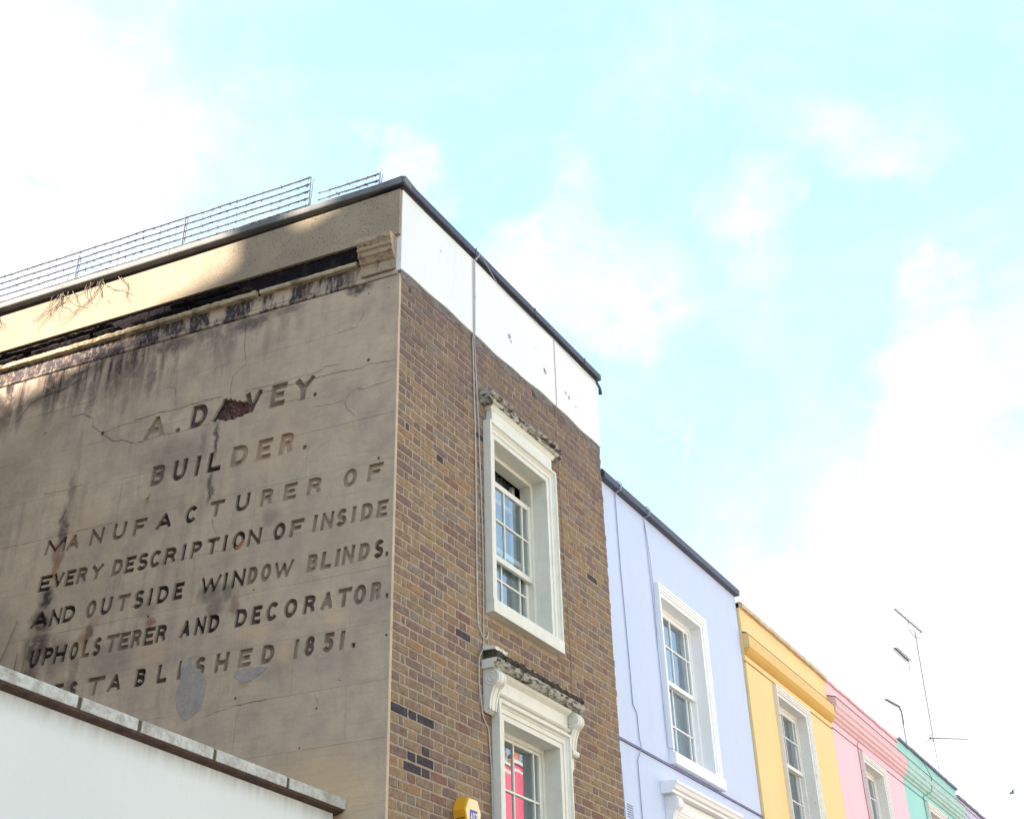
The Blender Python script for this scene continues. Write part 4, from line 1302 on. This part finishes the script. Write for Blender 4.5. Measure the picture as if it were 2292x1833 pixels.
def cable(label, pts, r, mat, name='cable', group='cables on the house fronts', clips=True):
    mb = MB()
    b = Vector(pts[0])
    mb.tube([Vector(p) - b for p in pts], r, 5)
    root = empty(name, label, 'cable', b, group=group)
    mb.build('wire', mat, root)
    return root
cable('pair of white cables down the white band beside the upper brick house window', [(1.165, -.10, 9.14), (1.15, -.034, 9.10), (1.15, -.032, 8.3), (1.16, -.012, 8.2), (1.19, -.01, 7.2), (1.19, -.01, 6.2), (1.19, -.01, 5.75), (1.2, -.01, 5.45), (1.27, -.01, 5.36), (1.33, -.012, 5.36), (1.36, -.012, 5.43)], .0055, CABLE)
cable('thin white cable looping from the corner window down past the left scroll bracket', [(1.172, -.1, 9.17), (1.18, -.034, 9.1), (1.17, -.032, 8.3), (1.19, -.012, 8.2), (1.25, -.01, 7.3), (1.29, -.01, 6.3), (1.29, -.01, 5.6), (1.285, -.01, 5.42), (1.285, -.01, 5.28), (1.205, -.02, 5.18), (1.19, -.02, 5.1), (1.21, -.012, 4.9), (1.26, -.01, 4.7), (1.34, -.01, 4.62), (1.375, -.01, 4.3), (1.385, -.01, 3.3)], .005, CABLE)
cable('thin wire clipped below the dark coping along the white band', [(1.17, -.1, 9.17), (1.6, -.034, 9.11), (2.4, -.034, 9.10), (2.75, -.034, 9.12), (3.3, -.034, 9.08), (3.72, -.034, 9.10)], .003, CABLE)
cable('pale wire falling from the white band to the right end of the mossy cornice', [(2.75, -.034, 9.12), (2.745, -.034, 8.34), (2.75, -.012, 8.25), (2.77, -.01, 7.4), (2.80, -.01, 6.2), (2.82, -.01, 5.6), (2.80, -.01, 5.25)], .0035, CABLE_BROWN)
mb = MB(); mb.tube([(3.74, -.03, 9.12), (3.79, -.04, 9.06), (3.80, -.04, 8.99)], [.012, .016, .022], 8)
mb.build('pipe_end', LEAD, house)

# alarm box
al = empty('alarm_box', 'yellow hexagonal burglar alarm box with blue ADT badge on the brick wall', 'alarm box', (.95, 0, 3.865))
HXP = [(-.062, .13), (.062, .13), (.112, .035), (.062, -.13), (-.062, -.13), (-.112, .035)]
mb = MB()
yb, yf = 0.0, -.105
n = 6
V = [(x * 1.04, yb, z * 1.04) for x, z in HXP] + [(x, yf + .012, z) for x, z in HXP] + [(x * .93, yf, z * .93) for x, z in HXP]
mb.add(V, [(i, (i + 1) % n, n + (i + 1) % n, n + i) for i in range(n)] + [(n + i, n + (i + 1) % n, 2 * n + (i + 1) % n, 2 * n + i) for i in range(n)], 0)
mb.add(V, [tuple(range(2 * n, 3 * n))], 1)
mb.build('case', [YELLOW_BOX, YELLOW_PALE], al)
for k in range(3):
    mb = MB()
    z = -.02 - .02 * k
    xl = lambda zz: -.112 + (.035 - zz) * .30
    mb.box(xl(z) - .004, xl(z) + .004, -.09, -.02, z - .003, z + .003)
    mb.build('louvre', DARK_SHADE_TRIM, al)
mb = MB(); mb.add([(-.05, yf - .002, -.08), (.05, yf - .002, -.08), (.05, yf - .002, .045), (-.05, yf - .002, .045), (-.05, yf, -.08), (.05, yf, -.08), (.05, yf, .045), (-.05, yf, .045)], [(0, 1, 2, 3), (0, 1, 5, 4), (1, 2, 6, 5), (2, 3, 7, 6), (3, 0, 4, 7)])
mb.build('badge', BADGE_BLUE, al)
for i, ch in enumerate('ADT'):
    vs, fs = fill_union(stroke_polys(ch, .9, 1.0, .22))
    mb = MB()
    mb.add([(-.044 + i * .031 + p[0] * .028, yf - .0045, -.028 + p[1] * .052) for p in vs], fs)
    mb.build('badge_letter', BADGE_WHITE, al)

# ------------------------------------------------------------------ white yard wall in front of the side wall
yw = empty('yard_wall', 'white painted yard wall with stone coping in front of the engraved side wall', 'wall', (-3, .36, 0))
slope = lambda X: 3.845 - (X) * .0248
mb = MB()
V = []
xs = [-8.0, -4.0, -.10]
for X in xs:
    V += [(X + 3, 0, 0), (X + 3, .22, 0), (X + 3, .22, slope(X) - .072), (X + 3, 0, slope(X) - .072)]
F = []
for i in range(2):
    for j in range(4):
        F.append((i * 4 + j, i * 4 + (j + 1) % 4, (i + 1) * 4 + (j + 1) % 4, (i + 1) * 4 + j))
F += [(0, 1, 2, 3), (8, 9, 10, 11)]
mb.add(V, F)
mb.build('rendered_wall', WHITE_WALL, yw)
js = [-8.0, -7.3, -6.6, -5.9, -5.2, -4.5, -3.8, -3.1, -2.437, -1.985, -1.356, -.66, -.042]
for a, b in zip(js, js[1:]):
    mb = MB()
    g_ = .016
    a2, b2 = a + g_, b - (g_ if b < -.1 else 0)
    V = []
    for X in (a2, b2):
        s_ = slope(X)
        V += [(X + 3, -.06, s_ - .07), (X + 3, -.064, s_ - .008), (X + 3, -.055, s_), (X + 3, .10, s_ + .015), (X + 3, .27, s_), (X + 3, .27, s_ - .07)]
    mb.add(V, [(i, (i + 1) % 6, 6 + (i + 1) % 6, 6 + i) for i in range(6)] + [tuple(range(6)), tuple(range(6, 12))])
    mb.build('coping_stone', COPING_STONE, yw)
    if b < -.1:
        mb = MB()
        s_ = slope(b)
        mb.box(b2 + 3, b2 + 2 * g_ + 3, -.052, .26, s_ - .07, s_ - .004)
        mb.build('coping_joint', COPING_JOINT, yw)
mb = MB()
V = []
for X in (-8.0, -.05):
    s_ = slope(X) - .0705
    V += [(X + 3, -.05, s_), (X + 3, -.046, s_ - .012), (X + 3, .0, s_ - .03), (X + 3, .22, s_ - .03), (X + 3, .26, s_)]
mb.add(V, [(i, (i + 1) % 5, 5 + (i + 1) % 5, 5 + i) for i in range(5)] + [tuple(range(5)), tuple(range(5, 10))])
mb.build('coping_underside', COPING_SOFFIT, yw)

# ------------------------------------------------------------------ the painted terrace
def terrace(name, label, x0, x1, zp, wallm, aged, cornice, wins, trim, coping=None, lowcornice=None, loc=(0, 0, 0), rz=0.0, y=0.0, string=None, group='painted terrace houses', rooms=True, pane_bars=None, archm=None):
    root = empty(name, label, 'house', loc, rz, group)
    a, b = x0 + .003, x1 - .003
    mb = MB()
    holes = [w_[:4] for w_ in wins]
    zt = zp - .02
    wall_cells(mb, a, b, 0, zt, holes, y, 0, .13)
    mb.box(a, a + .15, y + .001, y + 8.5, 0, zt - .001); mb.box(b - .15, b, y + .001, y + 8.5, 0, zt - .001); mb.box(a + .15, b - .15, y + 8.3, y + 8.5, 0, zt)
    mb.add([(a, y, zt), (b, y, zt), (b, y + .25, zt), (a, y + .25, zt)], [(0, 1, 2, 3)])
    mb.build('wall', wallm, root)
    mb = MB(); mb.box(a + .16, b - .16, y + .14, y + 8.3, zp - .6, zp - .45); mb.build('roof', SLATE, root)
    if coping:
        mb = MB()
        m_, over, hgt = coping
        rr = random.Random(int(x0 * 10) + 3)
        n = 24
        V = []
        for i in range(n + 1):
            X = a + (b - a) * i / n
            w_ = 0 if m_ is LEAD else rr.uniform(-.008, .008)
            for (yy, zz) in ((-over, zp - hgt), (-over - .004, zp - hgt * .3), (-over + .02, zp), (.25, zp), (.25, zp - hgt)):
                V.append((X, y + yy, zz + w_))
        F = []
        for i in range(n):
            for j in range(5):
                F.append((i * 5 + j, i * 5 + (j + 1) % 5, (i + 1) * 5 + (j + 1) % 5, (i + 1) * 5 + j))
        F += [tuple(range(5)), tuple(n * 5 + j for j in range(5))]
        mb.add(V, F)
        mb.build('coping', m_, root)
    if cornice:
        for nm, prof, m_ in cornice:
            mb = MB()
            mb.extrude_yz([(y + p[0], p[1]) for p in prof], a, b)
            mb.build(nm, m_, root)
    if string:
        z_, h_, pr, m_ = string
        mb = MB()
        mb.box(a, b, y - pr, y + .02, z_, z_ + h_)
        mb.build('string_course', m_, root)
    for w_ in wins:
        ox0, ox1, oz0, oz1 = w_[:4]
        tm = archm or trim
        grp = bpy.data.objects
        win = MB()
        Y0 = y + .122
        ww = .035
        win.box(ox0 - .03, ox0 + ww, Y0, Y0 + .12, oz0, oz1 + .03); win.box(ox1 - ww, ox1 + .03, Y0, Y0 + .12, oz0, oz1 + .03)
        win.box(ox0 + ww, ox1 - ww, Y0, Y0 + .12, oz1 - ww, oz1 + .03); win.box(ox0 + ww, ox1 - ww, Y0, Y0 + .12, oz0 - .03, oz0 + .03)
        wo = win.build('window', trim, root)
        mb = MB()
        moulding(mb, [(d, y + q) for d, q in FARARCH], ox0, ox1, oz0 - .01, oz1)
        mb.build('architrave', tm, wo)
        if len(w_) < 5 or w_[4] != 'nosill':
            mb = MB(); mb.box(ox0 - .125, ox1 + .125, y - .075, y + .12, oz0 - .13, oz0 - .012); mb.build('sill', trim, wo)
        mid = (oz0 + oz1) / 2 + .02
        sh = (oz1 - oz0)
        xb = pane_bars(ox0, ox1) if pane_bars else (ox0 + .16, (ox0 + ox1) / 2, ox1 - .16)
        sash(wo, ox0 + .035, ox1 - .035, mid - .02, oz1 - .035, Y0 + .01, xb, ((mid + oz1) / 2,), mat=trim)
        sash(wo, ox0 + .035, ox1 - .035, oz0 + .03, mid + .025, Y0 + .052, xb, ((mid + oz0) / 2,), mat=trim)
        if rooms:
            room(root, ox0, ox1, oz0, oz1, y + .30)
    return root

# lavender house
BY = .035
lav = terrace('terrace_house', 'lavender painted house with dark lead coping beside the brick corner house', HX, 7.62, 8.05, LAVENDER, LAVENDER, None,
              [(5.13, 6.24, 5.33, 7.08), (5.0, 6.15, 2.9, 4.62, 'nosill')], WHITE_CLEAN, (LEAD, .07, .105), y=BY, string=(5.165, .022, .018, simple('grey_lavender_ledge', (0.20, 0.19, 0.34))))
wo = [o for o in lav.children if o.name.startswith('window')][-1]
mb = MB(); mb.box(4.93, 6.22, BY - .05, BY, 4.742, 4.84); mb.build('frieze', WHITE_CLEAN, wo)
mb = MB(); mb.extrude_yz([(BY, 4.845), (BY - .12, 4.845), (BY - .125, 4.87), (BY - .15, 4.88), (BY - .165, 4.91), (BY - .18, 4.925), (BY - .18, 4.95), (BY, 4.97)], 4.72, 6.50); mb.build('cornice', WHITE_CLEAN, wo)
for xx in (4.80, 6.28):
    r0 = console
    # the brackets stand on this house's wall plane
    before = set(bpy.data.objects)
    console(wo, xx, xx + .12, 4.842, WHITE_CLEAN)
    for o in set(bpy.data.objects) - before:
        o.location.y = BY
mb = MB()
for i in range(6):
    mb.box(3.90, 4.02, BY - .006, BY + .01, 4.46 + i * .022, 4.47 + i * .022)
mb.build('air_vent', CABLE_BLUE, lav)

YC = [('cornice', [(0, 7.262), (-.078, 7.262), (-.08, 7.41), (-.06, 7.44), (0, 7.46)], YELLOW_AGED),
      ('cornice_cove', [(0, 7.165), (-.012, 7.17), (-.03, 7.185), (-.055, 7.215), (-.076, 7.26), (0, 7.26)], simple('golden_cove_shade', (0.62, 0.38, 0.10), (0.58, 0.36, 0.10), 0.8, 8)),  # cove gold darkened: the shade under the cornice is in its colour
      ('cornice_ledge', [(0, 7.45), (-.055, 7.441), (-.06, 7.452), (0, 7.475)], DARKLINE)]
yel = terrace('terrace_house', 'yellow painted house with a plain moulded cornice', 7.62, 11.03, 7.88, YELLOW, YELLOW_AGED, YC,
              [(8.68, 9.79, 5.33, 6.93)], WHITE_OLD, (simple('yellowed_coping', (0.60, 0.50, 0.38), (0.5, 0.38, 0.25), .9, 6), .045, .075), string=(7.075, .014, .010, simple('yellow_string_shade', (0.45, 0.27, 0.10))))
PC = [('cornice', [(0, 7.22), (-.025, 7.225), (-.04, 7.26), (-.07, 7.275), (-.075, 7.32), (-.10, 7.335), (-.103, 7.40), (-.125, 7.42), (-.13, 7.47), (-.115, 7.50), (-.125, 7.515), (-.12, 7.54), (0, 7.575)], PINK_AGED),
      ('cornice_ledge', [(0, 7.57), (-.12, 7.541), (-.128, 7.552), (0, 7.595)], DARKLINE)]
pink = terrace('terrace_house', 'pink painted house with a deep moulded cornice', 11.03, 14.83, 7.86, PINK, PINK_AGED, PC, [(12.44, 13.48, 5.33, 6.94)], WHITE_OLD, (PINK_AGED, .03, .05), string=(7.10, .014, .010, simple('pink_string_shade', (0.42, 0.18, 0.20))))
TA = two_tone('aged_mint_paint', (0.44, 0.66, 0.61), (0.32, 0.50, 0.46), 7, 0.5, 0.75, 0.85, 0.3)
TC = [('cornice', [(p[0], p[1]) for p in PC[0][1]], TA), ('cornice_ledge', PC[1][1], DARKLINE)]
teal = terrace('terrace_house', 'mint green painted house with aerials behind its grey coping', 14.83, 18.98, 7.93, TEAL, TA, TC, [(16.3, 17.4, 5.33, 6.98)], WHITE_OLD, (simple('grey_coping', (0.25, 0.26, 0.36)), .05, .05), string=(7.11, .014, .010, simple('mint_string_shade', (0.12, 0.30, 0.28))))
LC = [('cornice', [(p[0], p[1] - .02) for p in PC[0][1]], LILAC), ('cornice_ledge', [(p[0], p[1] - .02) for p in PC[1][1]], DARKLINE)]
lil = terrace('terrace_house', 'grey lilac house at the far right end of the terrace', 18.98, 23.0, 7.80, LILAC, LILAC, LC, [(20.4, 21.5, 5.33, 6.9)], WHITE_OLD, (simple('far_coping', (0.30, 0.30, 0.40)), .05, .05))

# cables on the lavender house
cable('painted cable running down the lavender wall next to the brickwork', [(4.13, BY - .09, 8.0), (4.12, BY - .012, 7.9), (4.13, BY - .01, 7.0), (4.17, BY - .01, 6.1), (4.18, BY - .01, 5.6), (4.26, BY - .01, 5.53), (4.27, BY - .012, 5.28), (4.26, BY - .03, 5.18), (4.19, BY - .012, 5.05), (4.2, BY - .01, 4.6), (4.22, BY - .01, 3.4)], .005, CABLE_BLUE)
cable('painted cable falling beside the upper lavender window', [(4.86, BY - .09, 8.0), (4.85, BY - .012, 7.9), (4.90, BY - .01, 7.2), (4.93, BY - .01, 6.5), (4.95, BY - .01, 5.6), (4.96, BY - .012, 5.36), (5.0, BY - .08, 5.33)], .004, CABLE_BLUE)
cable('second loose strand beside the upper lavender window', [(4.86, BY - .012, 7.88), (4.94, BY - .01, 7.45), (4.955, BY - .01, 7.1), (4.935, BY - .01, 6.4)], .003, CABLE_BLUE)
for xx, lb in ((4.13, 'white cable loop over the dark coping nearest the brick house'), (4.86, 'white cable loop over the dark coping above the lavender window')):
    cable(lb, [(xx, BY - .012, 7.93), (xx, BY - .085, 7.95), (xx + .02, BY - .088, 8.02), (xx + .01, BY - .05, 8.065), (xx - .02, BY + .1, 8.07)], .006, CABLE, name='cable_loop')
cable('short painted cable at the foot of the lavender wall beside the brickwork', [(3.80, BY - .012, 5.02), (3.83, BY - .01, 4.4), (3.85, BY - .01, 3.6)], .004, CABLE_BLUE)
cable('thin dark cable over the pink cornice to the pink window', [(12.27, -.03, 7.2), (12.25, -.01, 7.16), (12.22, -.01, 6.6), (12.25, -.01, 5.6)], .005, simple('dark_red_cable', (0.25, 0.1, 0.12)))
cable('thin dark cable over the mint cornice', [(16.45, -.02, 7.9), (16.42, -.135, 7.55), (16.4, -.10, 7.3), (16.05, -.01, 7.15), (16.03, -.01, 6.4), (16.03, -.01, 5.4)], .006, simple('dark_green_cable', (0.05, 0.2, 0.18)))

# ------------------------------------------------------------------ aerials behind the mint parapet
def yagi(mb, a, b, n, el, rr=.008):
    a, b = Vector(a), Vector(b)
    mb.tube([a, b], rr, 5)
    d = (b - a).normalized()
    s_ = d.cross(Vector((0, 0, 1))).normalized()
    for i in range(n):
        p = a + (b - a) * ((i + .5) / n)
        mb.tube([p - s_ * el, p + s_ * el], rr * .55, 4)
        mb.tube([p - Vector((0, 0, .02)), p + Vector((0, 0, .02))], rr * .9, 4)
AY = 3.0
def aerial(label, base, top, r, mast_mat):
    root = empty('tv_aerial', label, 'aerial', base, group='aerials on the roof of the mint house')
    mb = MB()
    b = Vector(base)
    mb.tube([Vector((0, 0, 0)), Vector(top) - b], r, 6)
    mb.build('mast', mast_mat, root)
    return root, b
b0 = (32.0, 3.0, 7.3)
r1, b = aerial('tallest aerial mast with a long slanting antenna at its top', (32.0, AY, 7.3), (33.1, AY, 16.4), .022, METAL)
mb = MB(); yagi(mb, Vector((30.74, AY, 16.36)) - b, Vector((34.2, AY, 16.71)) - b, 16, .10, .02)
mb.tube([Vector((32.4, AY, 16.5)) - b, Vector((32.3, AY, 16.2)) - b, Vector((32.7, AY, 16.15)) - b, Vector((33.1, AY, 16.2)) - b, Vector((33.7, AY, 16.35)) - b, Vector((33.9, AY, 16.62)) - b], .014, 5)
mb.build('antenna', METAL, r1)
mb = MB(); yagi(mb, Vector((32.05, AY, 12.66)) - b, Vector((38.3, AY, 14.17)) - b, 18, .09, .012)
for k in range(5):
    mb.tube([Vector((32.3, AY, 12.7)) - b, Vector((32.3 + .35 * math.cos(k), AY + .2 * math.sin(k * 2), 12.7 + .25 * math.sin(k))) - b], .01, 4)
mb.build('antenna', METAL, r1)
r2, b = aerial('pale faint aerial mast carrying a dense dark comb antenna', (31.1, AY, 7.3), (31.3, AY, 14.9), .014, simple('washed_out_mast', (0.34, 0.35, 0.40), None, 0.5, bs=0))  # mast colour paled for the glare of the bright sky behind it
mb = MB(); yagi(mb, Vector((29.73, AY, 14.79)) - b, Vector((31.3, AY, 14.85)) - b, 16, .10, .022)
mb.tube([Vector((31.0, AY, 15.5)) - b, Vector((31.28, AY, 14.8)) - b, Vector((31.2, AY, 14.5)) - b], .01, 4)
mb.build('antenna', METAL, r2)
r3, b = aerial('short aerial mast with a small antenna just above the mint parapet', (28.8, AY, 7.3), (29.05, AY, 12.73), .02, METAL)
mb = MB(); yagi(mb, Vector((27.44, AY, 12.6)) - b, Vector((28.9, AY, 12.78)) - b, 12, .07, .017)
mb.tube([Vector((28.9, AY, 12.78)) - b, Vector((29.08, AY, 12.7)) - b, Vector((29.06, AY, 12.3)) - b], .03, 5)
mb.build('antenna', METAL, r3)

# bird
bd = MB()
bc = Vector((45.1, 3.0, 13.77))
bd.tube([(-.16, 0, -.01), (-.08, 0, 0), (.04, 0, .01), (.13, 0, .03), (.19, 0, .035), (.23, 0, .03)], [.01, .05, .06, .045, .03, .005], 8)
for s_ in (-1, 1):
    bd.add([(.07, 0, .02), (-.06, 0, .02), (-.08, s_ * .18, .10), (.05, s_ * .2, .11), (-.08, s_ * .36, .07), (0, s_ * .38, .075)], [(0, 1, 2, 3), (3, 2, 4, 5)])
bd.add([(-.15, -.02, -.01), (-.15, .02, -.01), (-.27, .05, -.02), (-.27, -.05, -.02)], [(0, 1, 2, 3)])
bo = bd.build('bird', BIRD, None, label='small dark bird flying far off at the lower right', category='bird')
bo.location = bc
bo.rotation_euler = (.2, .1, 2.2)
bo.scale = (.6, .6, .6)

# ------------------------------------------------------------------ houses across the street (seen in the glass, but for the added low cream one)
OY = -11.5
def opp(x0, x1):   # facade coordinates in the rotated frame
    return -x1, -x0
a, b = opp(20.6, 24.4)
redh = terrace('painted_house', 'red painted house with chimney pots across the street, mirrored in the lower sash window', a, b, 10.9, RED, RED, None, [(-23.6, -22.6, 5.4, 7.2), (-21.9, -20.95, 5.4, 7.2)], WHITE_CLEAN, (WHITE, .05, .10), loc=(0, OY, 0), rz=math.pi, group='houses across the street', rooms=False)
mb = MB(); mb.box(-23.1, -21.2, -.05, .5, 9.0, 11.0); mb.build('chimney_breast', RED, redh)
mb = MB(); mb.box(-23.15, -21.15, -.09, .55, 11.002, 11.08); mb.build('chimney_cap', WHITE, redh)
for xx, tall, cowl in ((-21.75, .32, 1), (-22.22, .36, 0), (-22.9, .3, 0)):
    mb = MB()
    mb.lathe((xx, .2, 11.08), [(.11, 0), (.13, .04), (.12, .08), (.125, tall * .8), (.145, tall * .85), (.14, tall), (.1, tall + .01)])
    po = mb.build('chimney_pot', TERRACOTTA, redh)
    mb = MB()
    if cowl:
        mb.lathe((xx, .2, 11.08 + tall), [(.10, 0), (.14, .06), (.17, .15), (.14, .25), (.06, .3), (.01, .31)])
        mb.build('cowl', METAL_PALE, po)
    else:
        mb.lathe((xx, .2, 11.08 + tall), [(.08, 0), (.13, .05), (.13, .10), (.05, .15), (.01, .155)])
        mb.build('cowl', DARK_SHADE_TRIM, po)
for i, (p, q, m_, lab, nm) in enumerate(((-1.0, 7.98, CREAM, 'unseen low cream house across the street, added for bounce light', 'd'), (24.42, 30.0, CREAM, 'cream house across the street right of the red one', 'a'), (14.5, 20.58, WHITE_CLEAN, 'white house across the street left of the red one', 'b'), (8.0, 14.48, CREAM, 'wide cream house across the street facing the brick house', 'c'))):  # first one, the low cream house, is unseen and added for bounce light
    a, b = opp(p, q)
    w3 = (b - a)
    terrace('painted_house', lab, a, b, 9.2 + .3 * i, m_, m_, None, [(a + w3 * .2, a + w3 * .2 + 1.1, 5.3, 7.1), (a + w3 * .6, a + w3 * .6 + 1.1, 5.3, 7.1)], WHITE_CLEAN, (WHITE, .06, .1), loc=(0, OY, 0), rz=math.pi, group='houses across the street', rooms=False)

# ------------------------------------------------------------------ unseen tall house left of the frame, gable shaped to shade the side wall
nb = empty('shading_house', 'unseen tall stock brick gabled house, shaped to shade the side wall', 'house', (-11, 4.8, 0))
mb = MB()
zr, ze = 13.50, 11.4
V = [(x, y, z) for x in (-5, 5) for y, z in ((-4.4, 0), (4.4, 0), (4.4, ze), (-.2, zr), (-4.4, ze))]
mb.add(V, [tuple(range(5)), tuple(range(5, 10))] + [(i, (i + 1) % 5, 5 + (i + 1) % 5, 5 + i) for i in (0, 1, 4)])
mb.build('wall', STOCK, nb)
mb = MB()
mb.add([(x, y, z + o_) for o_ in (0.004, .06) for x in (-5.1, 5.06) for y, z in ((4.55, ze - .07), (-.2, zr), (-4.55, ze - .08))],
       [(6, 7, 10, 9), (7, 8, 11, 10), (0, 1, 4, 3), (1, 2, 5, 4), (0, 1, 7, 6), (1, 2, 8, 7), (3, 4, 10, 9), (4, 5, 11, 10), (0, 3, 9, 6), (2, 5, 11, 8)])
mb.build('roof', SLATE, nb)
for k in range(3):
    for j in range(2):
        mb = MB()
        x = -3.6 + k * 3
        z = 4.5 + j * 3.2
        mb.box(x, x + 1.0, -4.46, -4.40, z, z + 1.8)
        w_ = mb.build('window', WHITE, nb)
        mb = MB(); mb.box(x + .08, x + .92, -4.48, -4.461, z + .08, z + 1.72); mb.build('pane', GLASS, w_)

for (y0, y1, zt_) in ((-.45, .28, 13.85), (.90, 1.22, 13.55)):  # chimneys added for the shadow lobes they cast on the side parapet
    mb = MB(); mb.box(4.3, 4.98, y0, y1, 12.6, zt_); mb.box(4.25, 5.03, y0 - .04, y1 + .04, zt_ - .16, zt_ - .08); mb.build('chimney', STOCK, nb)
    mb = MB(); mb.lathe((4.65, (y0 + y1) / 2, zt_), [(.10, 0), (.12, .05), (.11, .28), (.13, .30), (.12, .34)]); mb.build('chimney_pot', TERRACOTTA, nb)
